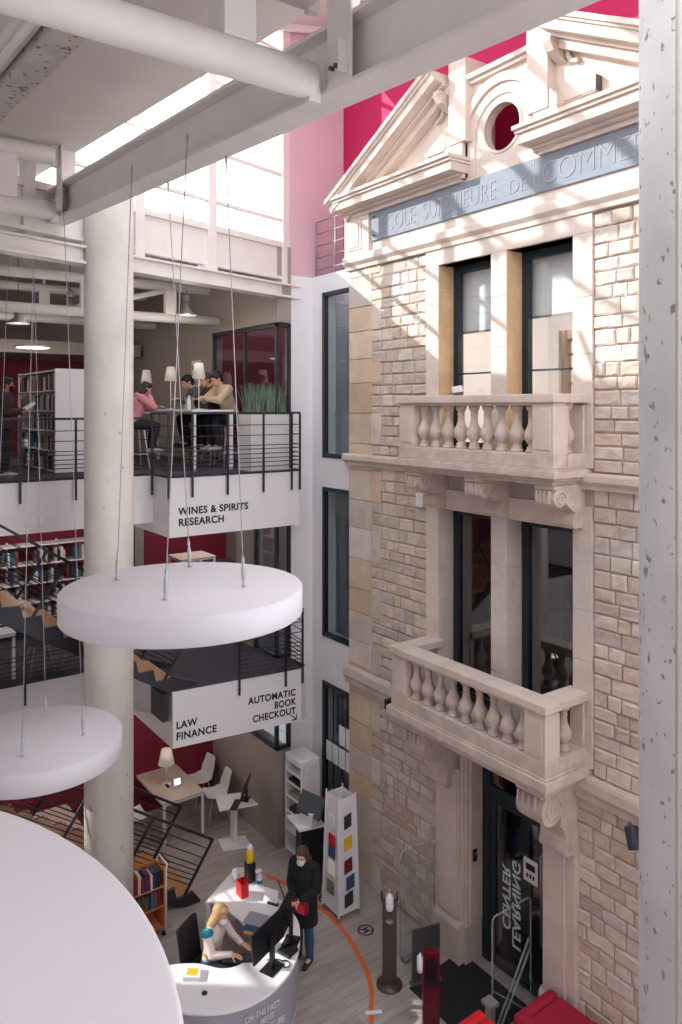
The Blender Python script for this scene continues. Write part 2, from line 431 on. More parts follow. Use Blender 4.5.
# window surrounds
def jamb(x0,x1,z0,z1,name):
    o = MB(); z = z0; k = 0
    while z < z1-.01:
        h = min(R_.uniform(.55,.8), z1-z)
        if z1-z-h < .2: h = z1-z
        o.box(x0-.003,x1+.003,-.05,.235,z+.002,z+h-.002, shade(qt[[0,2,4,1,2,0][k%6]] if False else srgb(214,198,186), R_.uniform(.93,1.05))); z += h; k += 1
    return struct(o.build(name, M['quoin'], bevel=.004))
n = 7
for (za,zb) in ((6.84,9.54),(3.42,6.12)):
    for (xa,xb) in ((1.9,2.16),(3.16,3.42),(4.44,4.7)):
        jamb(xa,xb,za,zb,'trim_%d' % n); n += 1
struct(MB().box(1.9,4.7,-.05,.32,9.54,9.765).build('trim_%d' % n, M['ashlar'], bevel=.005)); n += 1
struct(MB().box(1.9,4.7,-.05,.32,6.12,6.40).build('trim_%d' % n, M['ashlar'], bevel=.005)); n += 1
# inner reveals, warm bounce light painted in as an orange tint
for (za,zb) in ((6.9,9.54),):
    for xa in (2.16, 3.42):
        o = MB(); z = za
        while z < zb-.01:
            h = min(1.15, zb-z); o.box(xa-.001,xa+.006,-.045,.3,z+.003,z+h-.003, shade(srgb(208,172,132), R_.uniform(.92,1.05))); z += h
        struct(o.build('trim_%d' % n, M['quoin'])); n += 1
# facade windows
def fwin(idx, x0, x1, z0, z1, y=.24):
    r = bpy.data.objects.new('window_%d' % idx, None); COL.objects.link(r); r.location = (x0, y, z0); struct(r)
    t = .1; o = MB()
    o.box(x0,x0+t,y,y+.09,z0,z1); o.box(x1-t*.6,x1,y,y+.09,z0,z1); o.box(x0+t,x1-t*.6,y,y+.09,z1-t,z1); o.box(x0+t,x1-t*.6,y,y+.09,z0,z0+t)
    if z0 > 5: o.box(x0+t,x1-t*.6,y+.03,y+.05,z0+1.05,z0+1.075)
    o.build('window_frame', M['frame'], r, bevel=.004)
    MB().box(x0+t,x1-t*.6,y+.04,y+.052,z0+t,z1-t).build('window_pane', M['glass_dark'] if z0 < 5 else M['glass_clear'], r)
fwin(1, 2.166, 3.16, 6.95, 9.54); fwin(2, 3.426, 4.44, 6.95, 9.54)
fwin(3, 2.166, 3.16, 3.42, 6.12); fwin(4, 3.426, 4.44, 3.42, 6.12)
# rooms behind the facade: floors, back wall, ceilings
o = MB()
for z in (3.2, 6.7, 10.0): o.box(0,6.64,.46,5,z-.2,z)
struct(o.build('floor_behind_facade', M['white']))
o = MB().box(-.2,6.84,5,5.2,0,10.0)
struct(o.build('wall_behind_facade', M['white']))
o = MB().box(-.05,0,.46,5,0,10.0); o.box(6.64,6.7,.46,5,0,10.0); struct(o.build('wall_side_facade', M['white']))
# louvred shelves standing in the upper and lower rooms
for (zb, dy, lb) in ((6.7, 1.2, 'slatted timber staircase screen behind the upper right window'), (3.2, 1.3, 'slatted timber staircase screen behind the lower right window')):
    t = thing('slatted_screen', lb, 'screen', (3.6, dy, zb))
    for xx in (3.25, 3.35): MB().box(xx,xx+.05,dy,dy+.08,zb,zb+1.9).build('post', M['birch'], t)
    MB().box(4.3,4.36,dy,dy+.08,zb,zb+1.9).build('post', M['birch'], t)
    for k in range(9): MB().box(3.4,4.3,dy,dy+.22,zb+.15+k*.2,zb+.18+k*.2).build('slat', M['wood'], t)

for (xa,xb,zb,lb) in ((2.26,3.12,8.62,'pale blind hanging in the upper left facade window'),(3.52,4.40,8.72,'pale blind hanging in the upper right facade window')):
    t = thing('roller_blind', lb, 'blind', ((xa+xb)/2,.40,zb)); MB().box(xa-.1,xb+.05,.40,.405,zb,9.55).build('fabric', M['paper'], t); MB().box(xa-.1,xb+.05,.39,.415,zb-.03,zb).build('bottom_bar', M['galv'], t); MB().tube([(xa-.1,.43,9.56),(xb+.05,.43,9.56)],.03,10).build('roller', M['galv'], t)
for (x,y,z) in ((2,2,9.7),(4.6,2,9.7),(2,3.5,9.7),(4.6,3.5,9.7)):  # lit panels added to brighten the room behind the windows
    t = thing('ceiling_light', 'square lit ceiling panel added to brighten the room behind the upper facade windows', 'lamp', (x,y,z), 0, 'added ceiling panels behind the upper windows')
    MB().box(x-.35,x+.35,y-.35,y+.35,9.76,9.8).build('frame', M['white'], t); MB().box(x-.32,x+.32,y-.32,y+.32,9.75,9.76).build('diffuser', M['bulb'], t)
    lamp((x,y,9.6), 45, .3)
# plaque
t = thing('inscription_plaque', 'blue grey stone plaque with engraved capital letters under the gable', 'plaque', (.7,-.05,10.14))
MB().box(.66,5.98,-.075,-.03,10.14,10.575).build('slab', M['slate'], t, bevel=.004)
mb = MB()
mb.box(3.885,3.895,-.078,-.07,10.14,10.575); mb.build('joint', M['mortar'], t)
for (xx,zz_) in ((.74,10.5),(.74,10.21)): MB().lathe([(.0,0),(.025,0),(.025,.01),(0,.012)],(0,0,0),10).build('fixing_bolt', M['black'], t, local=True).location = (xx-.7, -.032, zz_-10.14)
for w_, xa, xb, hh in (('ECOLE',.88,1.66,.26),('SUPERIEURE',1.78,3.02,.26),('DE',3.42,3.62,.17),('COMMERCE',3.98,5.86,.26)):
    pass
text_obj('ECOLE', .36, M['engrave'], t, (.9,-.076,10.225), (1,0,0), (0,0,1), extrude=.006, width=.78, offset=-.006)
text_obj('SUPERIEURE', .36, M['engrave'], t, (1.86,-.076,10.225), (1,0,0), (0,0,1), extrude=.006, width=1.4, offset=-.006)
text_obj('DE', .26, M['engrave'], t, (3.48,-.076,10.225), (1,0,0), (0,0,1), extrude=.006, width=.28, offset=-.004)
text_obj('COMMERCE', .38, M['engrave'], t, (4.0,-.076,10.225), (1,0,0), (0,0,1), extrude=.006, width=1.8, offset=-.006)

# ---- gable
CX = 3.32; CZc = 11.15
gb = thing('stone_gable', 'pale carved stone gable with broken pediment and round window opening', 'gable', (CX,0,10.6))
def gable_poly():
    L = [(-.05,10.6),(-.05,10.95),(2.45,12.0),(2.45,12.2),(2.80,12.2),(2.80,11.92),(3.84,11.92),(3.84,12.2),(4.19,12.2),(4.19,12.0),(6.69,10.95),(6.69,10.6)]
    return L
# wall with a hole: build as fans around the circle
def wall_with_hole(poly, cx, cz, r, y0, y1, n=48):
    mb = MB(); pts = []
    for k in range(n):
        a = 2*PI*k/n; dx, dz = math.cos(a), math.sin(a); best = None
        for i in range(len(poly)):
            (ax,az),(bx,bz) = poly[i], poly[(i+1)%len(poly)]
            ex_, ez = bx-ax, bz-az; den = dx*ez - dz*ex_
            if abs(den) < 1e-9: continue
            t_ = ((ax-cx)*ez - (az-cz)*ex_)/den; u_ = ((ax-cx)*dz - (az-cz)*dx)/den
            if t_ > 0 and -1e-6 <= u_ <= 1+1e-6 and (best is None or t_ < best): best = t_
        pts.append((cx+dx*best, cz+dz*best))
    inn = [(cx+r*math.cos(2*PI*k/n), cz+r*math.sin(2*PI*k/n)) for k in range(n)]
    vs = [(p[0],y0,p[1]) for p in pts]+[(p[0],y0,p[1]) for p in inn]+[(p[0],y1,p[1]) for p in pts]+[(p[0],y1,p[1]) for p in inn]
    fs = []
    for k in range(n):
        j = (k+1)%n
        fs += [(k,j,n+j,n+k),(2*n+j,2*n+k,3*n+k,3*n+j),(n+k,n+j,3*n+j,3*n+k),(j,k,2*n+k,2*n+j)]
    mb.add(vs, fs); return mb
bay = [(2.5,10.6),(2.5,11.9),(4.14,11.9),(4.14,10.6)]
wall_with_hole([(2.5,10.6),(4.14,10.6),(4.14,11.92),(2.5,11.92)], CX, CZc, .31, -.02, .12, 48).build('bay_wall', M['ashlar'], gb)
mb = MB()
MB().prism([(.05,10.6),(.05,10.72),(2.5,12.0),(2.5,10.6)], 'y', 0, .4).build('tympanum', M['ashlar'], gb); MB().prism([(6.59,10.6),(6.59,10.72),(4.14,12.0),(4.14,10.6)], 'y', 0, .4).build('tympanum', M['ashlar'], gb)
# concentric archivolt around the oculus
def ring(cx, cz, r0, r1, y0, y1, a0=0, a1=2*PI, n=48):
    mb = MB(); full = abs(a1-a0-2*PI) < 1e-6; m = n if full else n+1; vs = []
    for k in range(m):
        a = a0+(a1-a0)*k/n
        for (r,y) in ((r0,y0),(r1,y0),(r1,y1),(r0,y1)): vs.append((cx+r*math.cos(a), y, cz+r*math.sin(a)))
    fs = []
    for k in range(n):
        j = (k+1) % m
        for q_ in range(4): fs.append((k*4+q_, k*4+(q_+1)%4, j*4+(q_+1)%4, j*4+q_))
    if not full: fs += [(0,3,2,1), tuple(n*4+i for i in range(4))]
    mb.add(vs, fs, None, False); return mb
ring(CX,CZc,.30,.34,-.035,.02).build('oculus_rim', M['ashlar_dirty'], gb, bevel=.008)
mb = ring(CX,CZc-.05,.46,.60,-.045,0,0,PI); mb.box(CX-.60,CX-.46,-.045,0,10.62,CZc-.05); mb.box(CX+.46,CX+.60,-.045,0,10.62,CZc-.05)
m2 = ring(CX,CZc-.05,.60,.72,-.085,0,0,PI); mb.add(m2.v, m2.f); mb.box(CX-.72,CX-.60,-.085,0,10.62,CZc-.05); mb.box(CX+.60,CX+.72,-.085,0,10.62,CZc-.05)
mb.build('archivolt', M['ashlar'], gb, bevel=.01)
mb = MB(); mb.box(2.78,3.86,-.14,.42,11.9,11.97); mb.box(2.8,3.84,-.09,.42,11.85,11.9); mb.build('coping', M['ashlar'], gb, bevel=.008)
for s in (-1, 1):
    xo = lambda x: CX + s*(x-CX)
    # pier beside the arch (coordinates given for the right-hand side)
    mb = MB(); xa, xb = xo(3.84), xo(4.16); mb.box(xa,xb,-.16,.42,11.1,12.22); mb.box(xo(3.92),xo(4.28),-.14,.4,10.62,11.1)
    mb.prism([(xo(4.16),11.1),(xo(4.16),11.35),(xo(4.28),11.22),(xo(4.28),11.1)],'y',-.14,.4)
    mb.build('pier', M['ashlar'], gb, bevel=.008)
    # raking cornice, stepped mouldings
    p0 = Vector((xo(6.66),0,10.72)); p1 = Vector((xo(4.22),0,12.02)); d = (p1-p0).normalized(); up = Vector((-d.z,0,d.x)) * (1 if d.x > 0 else -1)
    mb = MB()
    for (lo,hi,pr) in ((-.20,-.10,.16),(-.10,-.06,.24),(-.06,.05,.40),(.05,.08,.44),(.08,.14,.48)):
        c0 = p0 + up*((lo+hi)/2); c1 = p1 + up*((lo+hi)/2)
        mb.obox((c0+c1)/2 + Vector((0,(.42-pr)/2,0)), (c1-c0)/2, Vector((0,(.42+pr)/2,0)), up*((hi-lo)/2))
    mb.build('raking_cornice', M['ashlar'], gb, bevel=.006)
    # curved corbel under the upper end
    mb = ring(xo(4.52), 11.70, .12, .17, -.07, 0, PI*.5 if s > 0 else -PI*.5, PI*1.5 if s > 0 else PI*.5, 20); mb.build('carved_crescent', M['ashlar_dirty'], gb, bevel=.008)
    MB().prism([(0,11.86),(-.30,11.86),(-.31,11.80),(-.24,11.70),(-.10,11.64),(0,11.60)],'x',min(xo(4.20),xo(4.32)),max(xo(4.20),xo(4.32))).build('corbel', M['ashlar_dirty'], gb, bevel=.006)
    # horizontal cornice pieces
    mb = MB(); xa, xb = xo(3.98), xo(6.58)
    for (z0,z1,pr) in ((10.58,10.64,.12),(10.64,10.68,.2),(10.68,10.80,.38),(10.80,10.84,.42),(10.84,10.89,.46)):
        e = (pr-.12)*.35
        mb.box(min(xa,xb)-e if s < 0 else xa-e, max(xa,xb)+e, -pr, .3, z0, z1)
    mb.prism([(-.46,10.89),(0,11.0),(.3,11.0),(.3,10.89)], 'x', min(xa,xb)+.02, max(xa,xb)-.02)
    mb.build('cornice', M['ashlar'], gb, bevel=.006)
    mb = MB().box(xo(4.28),xo(4.75),-.03,.02,11.13,11.16); mb.build('ledge', M['ashlar'], gb)
mb = MB().box(4.78,4.8,-.12,0,11.1,11.28); mb.box(4.3,4.79,-.03,-.02,11.14,11.15); mb.build('iron_bracket', M['bronze'], gb)

# ---- balconies
BAL = [(.0,0),(.074,0),(.074,.035),(.055,.04),(.066,.065),(.042,.08),(.050,.10),(.086,.15),(.096,.195),(.088,.24),(.060,.29),(.046,.34),(.040,.41),(.052,.425),(.040,.44),(.048,.465),(.064,.485),(.07,.5),(.07,.53),(0,.53)]
def balcony(zt, base_t, slab_b, yp, label, loc_label):
    x0, x1 = 1.98, 4.62; t = thing('stone_balcony', label, 'balcony', (CX,0,slab_b))
    k = .03
    # handrail
    mb = MB(); mb.box(x0-k,x1+k,-yp-k,-yp+.25,zt-.10,zt); mb.box(x0-k,x0+.25,-yp+.25,0,zt-.10,zt); mb.box(x1-.25,x1+k,-yp+.25,0,zt-.10,zt)
    mb.box(x0,x1,-yp,-yp+.22,zt-.13,zt-.10)
    mb.build('handrail', M['ashlar'], t, bevel=.012)
    mb = MB(); b1 = base_t-.16
    mb.box(x0,x1,-yp,-yp+.24,b1,base_t); mb.box(x0,x0+.24,-yp+.24,0,b1,base_t); mb.box(x1-.24,x1,-yp+.24,0,b1,base_t)
    mb.build('base_course', M['ashlar_dirty'], t, bevel=.01)
    mb = MB(); hh = b1-slab_b
    for (a,b,e) in ((0,.25,-.06),(.25,.45,0),(.45,.9,.05),(.9,1.0,.02)):
        mb.box(x0-e,x1+e,-yp-e,0,slab_b+hh*a,slab_b+hh*b)
    mb.build('floor_slab', M['ashlar_dirty'], t, bevel=.012)
    for xx in (x0+.0, x1-.31):
        mb = MB().box(xx+.005,xx+.305,-yp+.005,-yp+.255,base_t,zt-.13); mb.box(xx+.05,xx+.26,-yp-.006,-yp+.26,base_t+.05,zt-.17)
        mb.build('pedestal', M['ashlar'], t, bevel=.006)
    for xx in (x0+.02, x1-.2):
        MB().box(xx,xx+.18,-.08,0,base_t,zt-.13).build('wall_pier', M['ashlar'], t, bevel=.006)
    hb = zt-.13-base_t; nb = 9
    def bal(cx_, cy_):
        MB().lathe([(r,z*hb/.53) for r,z in BAL],(cx_,cy_,base_t),16).build('baluster', M['ashlar_dirty'], t)
    for i in range(nb): bal(x0+.40+(x1-x0-.80)*i/(nb-1), -yp+.12)
    for xx in (x0+.12, x1-.12):
        for yy in ((-yp+.36,) if yp < .7 else (-yp+.46,)): bal(xx, yy)
    return t
bu = balcony(7.69, 7.01, 6.66, .62, 'sunlit upper carved stone balcony with row of balusters', 0)
bl = balcony(4.28, 3.64, 3.22, .76, 'lower carved stone balcony above the dark entrance door', 0)
def bracket(parent, cx_, w_, ztop, yp, h, r=.11):
    # scrolled console: profile in y-z extruded along x
    pr = []
    pr += [(0,ztop),(-yp,ztop),(-yp,ztop-.05)]
    cy_, cz_ = -yp+r, ztop-r-.03
    for k in range(13):
        a = PI/2+.5 + k/12*PI*1.15; pr.append((cy_+r*math.cos(a), cz_+r*math.sin(a)))
    pr += [(-yp*.55,ztop-.24),(-yp*.42,ztop-.30),(-yp*.30,ztop-h*.62)] if r < .15 else [(-yp*.50,ztop-.46),(-yp*.42,ztop-.52),(-yp*.34,ztop-h*.74)]
    c2y, c2z, r2 = -yp*.30+.01, ztop-h+.08, .075
    for k in range(9):
        a = PI*.75 + k/8*PI*.95; pr.append((c2y+r2*math.cos(a), c2z+r2*math.sin(a)))
    pr += [(0,ztop-h)]
    b = MB().prism(pr,'x',cx_-w_/2,cx_+w_/2).build('bracket', M['ashlar_dirty'], parent, bevel=.008)
    for sx in (-1,1):
        m3 = MB()
        xx = cx_+sx*(w_/2+.006)
        sp = []
        for k in range(22):
            a = k*.5; rr = r*.78*(1-k/24); sp.append((xx, cy_+rr*math.cos(a), cz_+rr*math.sin(a)))
        m3.tube(sp, .012, 6); m3.build('scroll', M['ashlar'], b)
    m4 = MB()
    for k in range(4): m4.box(cx_-w_/2+.03+k*(w_-.06)/4, cx_-w_/2+.03+k*(w_-.06)/4+.02, -yp-.012, -yp+.02, ztop-.2, ztop-.06)
    m4.build('fluting', M['ashlar'], b)
for cx_ in (2.18, 3.32, 4.44): bracket(bu, cx_, .28, 6.66, .56, .52)
for cx_ in (2.34, 4.30): bracket(bl, cx_, .38, 3.22, .66, .86, .19)
# ---- door surround
for (xa,xb,s) in ((2.16,2.62,-1),(4.04,4.50,1)):
    mb = MB(); mb.box(xa,xb,-.1,.1,.55,2.62); mb.box(xa-.04,xb+.04,-.14,.1,0,.5); mb.prism([(-.14,.5),(-.1,.56),(.05,.56),(.05,.5)],'x',xa-.04,xb+.04)
    mb.box(xa+.02 if s>0 else xa+.12, xb-.12 if s>0 else xb-.02,-.13,-.09,.6,2.56)
    struct(mb.build('trim_%d' % n, M['ashlar'], bevel=.012)); n += 1
for (xi,s) in ((2.62,1),(4.04,-1)):
    mb = MB()
    for k,(dx,dy) in enumerate(((0,.0),(.05,.05),(.1,.1))): mb.box(xi-s*.02+s*dx*.5, xi+s*(.03+dx*.6), dy-.06, .3, .52, 2.95)
    mb.box(xi-s*.02, xi+s*.08, -.05,.3,0,.52)
    struct(mb.build('trim_%d' % n, M['ashlar'], bevel=.01)); n += 1
struct(MB().box(2.3,4.36,-.06,.3,2.95,3.2).build('trim_%d' % n, M['ashlar'], bevel=.01)); n += 1
# door
dr = bpy.data.objects.new('door_1', None); COL.objects.link(dr); dr.location = (2.72,.3,0); struct(dr)
x0, x1, y = 2.70, 3.97, .26
mb = MB(); mb.box(x0,x0+.14,y,y+.1,0,2.95); mb.box(x1-.12,x1,y,y+.1,0,2.95); mb.box(x0+.14,x1-.12,y,y+.1,2.86,2.95); mb.box(x0+.14,x1-.12,y,y+.1,2.3,2.42)
mb.build('door_frame', M['frame'], dr, bevel=.004)
lf = MB(); lf.box(x0+.15,x0+.24,y+.01,y+.07,.02,2.29); lf.box(x1-.22,x1-.13,y+.01,y+.07,.02,2.29); lf.box(x0+.24,x1-.22,y+.01,y+.07,2.2,2.29); lf.box(x0+.24,x1-.22,y+.01,y+.07,.02,.16)
lf = lf.build('door_leaf', M['frame'], dr, bevel=.003)
MB().box(x0+.24,x1-.22,y+.03,y+.042,.16,2.2).build('door_pane', M['glass_dark'], lf)
MB().box(x0+.14,x1-.12,y+.03,y+.042,2.42,2.86).build('transom_pane', M['glass_dark'], dr)
MB().tube([(x1-.2,y,.75),(x1-.2,y-.06,.78),(x1-.2,y-.06,1.9),(x1-.2,y,1.93)],.014,8).build('pull_handle', M['steel'], lf)
# mirrored vertical lettering read from inside: up = -x, right = +z flipped
def vtext(body, size, ox, oz, width):
    cu = None
    return text_obj(body, size, M['textw'], lf, (ox, y+.024, oz), (0,0,1), (1,0,0), extrude=.002, width=width, name='lettering', offset=.003)
# letters run upwards with their tops to the left, seen reversed
vtext('CENTER', .19, x0+.36, .60, .84); vtext('LEARNING', .19, x0+.53, .42, 1.14)
mb = MB().box(x0+.72,x0+.95,y+.018,y+.024,1.42,1.72); sh = mb.build('notice_sheet', M['paper'], lf)
mb = MB(); mb.box(x0+.76,x0+.91,y+.012,y+.017,1.58,1.66)
for k in range(3): mb.box(x0+.77+k*.05,x0+.80+k*.05,y+.012,y+.017,1.48,1.53)
mb.build('notice_print', M['text'], sh)
struct(dr)
# little things on the facade
t = thing('wall_sensor', 'small white sensor box on stone wall under the upper balcony', 'sensor', (1.79,-.02,6.14))
MB().box(1.72,1.88,-.09,-.0,6.10,6.30).build('case', M['white'], t, bevel=.012); MB().box(1.755,1.845,-.094,-.088,6.2,6.29).build('lens', M['paper'], t)
t = thing('intercom', 'small black intercom on the stone jamb left of the entrance door', 'intercom', (2.6,.0,1.45))
MB().box(2.72,2.745,.06,.13,1.38,1.54).build('case', M['darkpl'], t, bevel=.006); MB().box(2.745,2.749,.075,.115,1.47,1.51).build('button', M['steel'], t)
t = thing('wall_speaker', 'black cylindrical spotlight on the lower stone wall beside the column', 'spotlight', (5.22,-.05,2.95))
mb = MB().tube([(5.28,-.18,3.08),(5.36,-.22,2.88)],.07,20); mb.build('housing', M['anth'], t, bevel=.006)
MB().tube([(5.3595,-.2198,2.881),(5.363,-.2215,2.873)],.06,20).build('lens', M['clear'], t); MB().beam((5.3,-.0,3.0),(5.3,-.16,3.0),.03,.05).build('arm', M['darkpl'], t)
t = thing('floodlight', 'tiny white floodlight clamped on the upper balcony handrail', 'floodlight', (2.92,-.5,7.69))
MB().box(2.88,3.0,-.55,-.42,7.71,7.72).build('base', M['steel'], t); MB().obox((2.96,-.46,7.77),(.05,.03,.01),(-.02,.04,0),(0,-.01,.04)).build('head', M['white'], t, bevel=.006)
t = thing('floodlight', 'small black floodlight at left end of the lower balcony', 'floodlight', (1.93,-.7,3.45))
MB().box(1.85,1.93,-.78,-.64,3.36,3.5).build('head', M['darkpl'], t, bevel=.01); MB().box(1.925,1.95,-.74,-.68,3.4,3.45).build('bracket_arm', M['black'], t)

# ---- white block left of facade with its windows
o = MB(); XW = -1.15
wins = [(6.68,9.52),(3.60,6.17),(0.0,2.83)]
xs = (-.817,-.02)
zc = [0]
o.box(XW,xs[0],0.02,.3,0,9.83); 
zprev = 0
for (a,b) in sorted(wins):
    if a > zprev: o.box(xs[0],.0,.02,.3,zprev,a)
    zprev = b
o.box(xs[0],0,.02,.3,zprev,9.83); o.box(-1.15,0,.3,.68,9.7,9.83)
struct(o.build('wall_left_of_facade', M['white']))
for i,(a,b) in enumerate(wins):
    r = bpy.data.objects.new('window_%d' % (5+i), None); COL.objects.link(r); r.location = (-.8,.02,a); struct(r)
    mb = MB(); t_ = .07
    x0, x1 = xs[0], 0.0
    mb.box(x0,x0+t_,.0,.08,a,b); mb.box(x0,x1,.0,.08,b-t_,b); mb.box(x0,x1,.0,.08,a,a+t_)
    if i == 2: mb.box(x0+.27,x0+.282,.03,.06,a,b); mb.box(x0+.54,x0+.552,.03,.06,a,b)
    mb.build('window_frame', M['anth'] if i != 1 else M['frame'], r, bevel=.004)
    MB().box(x0+t_,x1,.045,.055,a+t_,b-t_).build('window_pane', M['glass'], r)
o = MB().box(XW,0,1.2,1.3,0,9.7)
for z_ in (0.01,3.3,6.5): o.box(XW,0,.3,1.2,z_-.1,z_)
struct(o.build('wall_room_left_of_facade', M['white']))
for (zz0, lb) in ((7.7,'grey notice board behind the top window left of the facade'),):
    tag(MB().box(-.9,-.2,1.14,1.19,zz0,zz0+.75).build('notice_board', M['taupe'], bevel=.005), lb, 'board')
t = thing('paper_row', 'row of white sheets taped inside the ground floor window left of the facade', 'paper')
t.location = (-.5,.05,1.6)
for k,(xx,zz0) in enumerate(((-.72,1.5),(-.53,1.5),(-.34,1.5),(-.15,1.5),(-.34,1.88),(-.15,1.88))): MB().box(xx,xx+.165,.022,.028,zz0,zz0+.33).build('sheet', M['paper'], t)
# wall running back, magenta bounce light painted in as pink; magenta wall behind facade
o = MB().box(-1.3,XW,-.44,.70,9.83,14.5); struct(o.build('wall_pink_bounce', M['pink']))
o = MB().box(-1.3,XW,-.44,1.3,0,9.83); struct(o.build('wall_white_pier', M['white']))
o = MB().box(-1.3,9.5,.70,.85,9.83,14.5); struct(o.build('wall_magenta', M['magenta']))
# ---- left building: slabs
cf = M['carpet']
def slab(name, x0,x1,y0,y1,zt,zb):
    struct(MB().box(x0,x1,y0,y1,zb,zt-.02).build(name, M['white'])); struct(MB().box(x0,x1-.03,y0,y1,zt-.02,zt).build(name+'_carpet', cf))
slab('floor_upper', -9,-.8,-2.8,-.46,6.48,5.56); slab('floor_upper_left', -9,-1.45,-9,-2.8,6.48,5.72)
mp_ = [(-9.9,-2.75),(-.8,-2.75),(-.55,-.6),(-.62,-.46),(-9.9,-.46)]
struct(MB().prism(mp_,'z',2.36,3.21).build('floor_mid', M['white'])); struct(MB().prism([(-9.9,-2.75),(-.83,-2.75),(-.58,-.6),(-.65,-.46),(-9.9,-.46)],'z',3.21,3.23).build('floor_mid_carpet', cf)); slab('floor_mid_left', -9.9,-2.45,-9,-2.75,3.23,2.40)
# partition wall y=-.72
o = MB()
o.box(-3.57,-1.12,-.72,-.45,0,1.66); o.box(-3.57,-2.1,-.72,-.45,1.66,2.36)
struct(o.build('wall_taupe', M['taupe']))
o = MB(); o.box(-9,-3.6,-.72,-.5,6.48,9.0); o.box(-9,-1.12,-.72,-.44,9.0,10.3); o.box(-2.6,-1.9,-.72,-.5,3.23,5.66); o.box(-9.9,-7.8,-.72,-.5,3.23,5.66)
struct(o.build('wall_partition', M['taupe']))
def glazed(idx, z0, z1, xs0, ped=False):
    r = bpy.data.objects.new('window_%d' % idx, None); COL.objects.link(r); r.location = (-1.12,-.72,z0); struct(r)
    mb = MB(); t_ = .06
    for xx in [xs0, -1.12-t_] + ([-2.3] if xs0 < -3 else []): mb.box(xx,xx+t_,-.74,-.68,z0,z1)
    for zz0 in (z0, z1-t_): mb.box(xs0,-1.12,-.74,-.68,zz0,zz0+t_); mb.box(-1.18,-1.12,-.68,-.44,zz0,zz0+t_)
    mb.box(-1.18,-1.12,-.5,-.44,z0,z1)
    mb.build('window_frame', M['anth'], r, bevel=.003)
    MB().box(xs0,-1.12,-.715,-.705,z0+t_,z1-t_).build('window_pane', M['glass'], r)
    MB().box(-1.155,-1.145,-.68,-.5,z0+t_,z1-t_).build('side_pane', M['glass'], r)
glazed(8, 6.50, 8.98, -3.55); glazed(9, 1.68, 2.35, -2.08); glazed(10, 3.25, 5.64, -1.9)
o = MB().box(-9,-1.3,.9,1.0,6.3,10.2); struct(o.build('wall_meeting_room', M['magenta_dark']))
struct(MB().box(-9,-1.31,-.44,.9,6.3,6.47).build('floor_meeting_room', cf))
struct(MB().box(-3.75,-3.57,-6.5,-.45,0,2.36).build('wall_crimson_ground', M['magenta_dark']))
struct(MB().box(-9.9,-9.65,-9,2.8,8.78,10.5).build('wall_back_upper', M['taupe']))
o = MB().box(-9.9,-9.7,-9,2.8,2.4,8.78); struct(o.build('wall_crimson_back', M['magenta_dark']))
struct(MB().box(-9.7,-1.3,-.46,2.7,3.05,3.21).build('floor_mid_back', cf)); struct(MB().box(-9.7,-1.3,2.7,2.8,3.05,6.3).build('wall_mid_back', M['taupe']))
tag(MB().box(-9.69,-9.66,-1.1,-.75,4.6,5.6).build('wall_picture', M['birch'], bevel=.004), 'tan picture panel on the crimson wall of the far middle gallery', 'picture')
struct(MB().box(-9.7,-7.2,-9,-.8,8.72,9.0).build('ceiling_soffit', M['taupe']))
struct(MB().box(-5.5,-5.4,-9,-2.55,3.23,5.7).build('wall_crimson_shelves', M['magenta_dark']))
# roof of left building (ceiling of upper floor)
o = MB(); o.prism([(-9.9,10.4),(-9.9,10.6),(-1.25,10.25),(-1.25,10.0)],'y',-9,-.44)
struct(o.build('ceiling', M['ceil']))
# unseen outer wall added to block the low sun, opening placed for sun patches
o = MB(); ya, yb = -9.3,-9.05
o.box(-9.9,-6.0,ya,yb,0,10.3); o.box(-2.6,13,ya,yb,0,10.3); o.box(-6.0,-2.6,ya,yb,0,4.2); o.box(-6.0,-2.6,ya,yb,5.7,10.3)
struct(o.build('wall_south_sun_block', M['white']))
r = bpy.data.objects.new('window_11', None); COL.objects.link(r); r.location = (-4,-9.2,4.35); struct(r)
mb = MB()
for xx in (-6.0,-4.3,-2.66): mb.box(xx,xx+.06,-9.2,-9.12,4.2,5.7)
mb.box(-6,-2.6,-9.2,-9.12,4.95,5.01); mb.build('window_frame', M['anth'], r)
MB().box(-6,-2.6,-9.17,-9.165,4.2,5.7).build('window_pane', M['glass_roof'], r)

# ---- clerestory window wall (plane through W0 along WD)
W0 = Vector((-1.2,-.45,0)); WD = Vector((.2693,-.9631,0)); WN = Vector((.9631,.2693,0))
def wb(mb, s0, s1, z0, z1, d0, d1):
    c = W0 + WD*((s0+s1)/2) + WN*((d0+d1)/2) + Vector((0,0,(z0+z1)/2))
    mb.obox(c, WD*((s1-s0)/2), WN*((d1-d0)/2), Vector((0,0,(z1-z0)/2)))
LEN = 9.0
# I-beam below
t = thing('steel_edge_beam', 'long white painted steel beam above the reading gallery', 'beam', (-.5,-3,9.42))
mb = MB(); wb(mb,-.35,LEN,9.42,9.46,-.12,.12); wb(mb,-.35,LEN,9.46,9.63,-.02,.03); wb(mb,-.35,LEN,9.63,9.66,-.12,.12); mb.build('i_section', M['warmwhite'], t, bevel=.004)
for s_ in (-.3,1.7,3.7): 
    mb = MB(); wb(mb,s_,s_+.25,9.66,9.74,-.1,.08); mb.build('packer', M['warmwhite'], t)
struct_parts = []
mb = MB(); wb(mb,-.1,LEN,9.78,10.28,-.05,.0); wb(mb,-.1,LEN,10.28,10.33,-.06,.05); wb(mb,-.1,LEN,9.74,9.79,-.06,.03)
struct(mb.build('wall_spandrel', M['warmwhite']))
r = bpy.data.objects.new('window_12', None); COL.objects.link(r); r.location = (-.5,-3,10.3); struct(r)
mb = MB()
s_ = .05
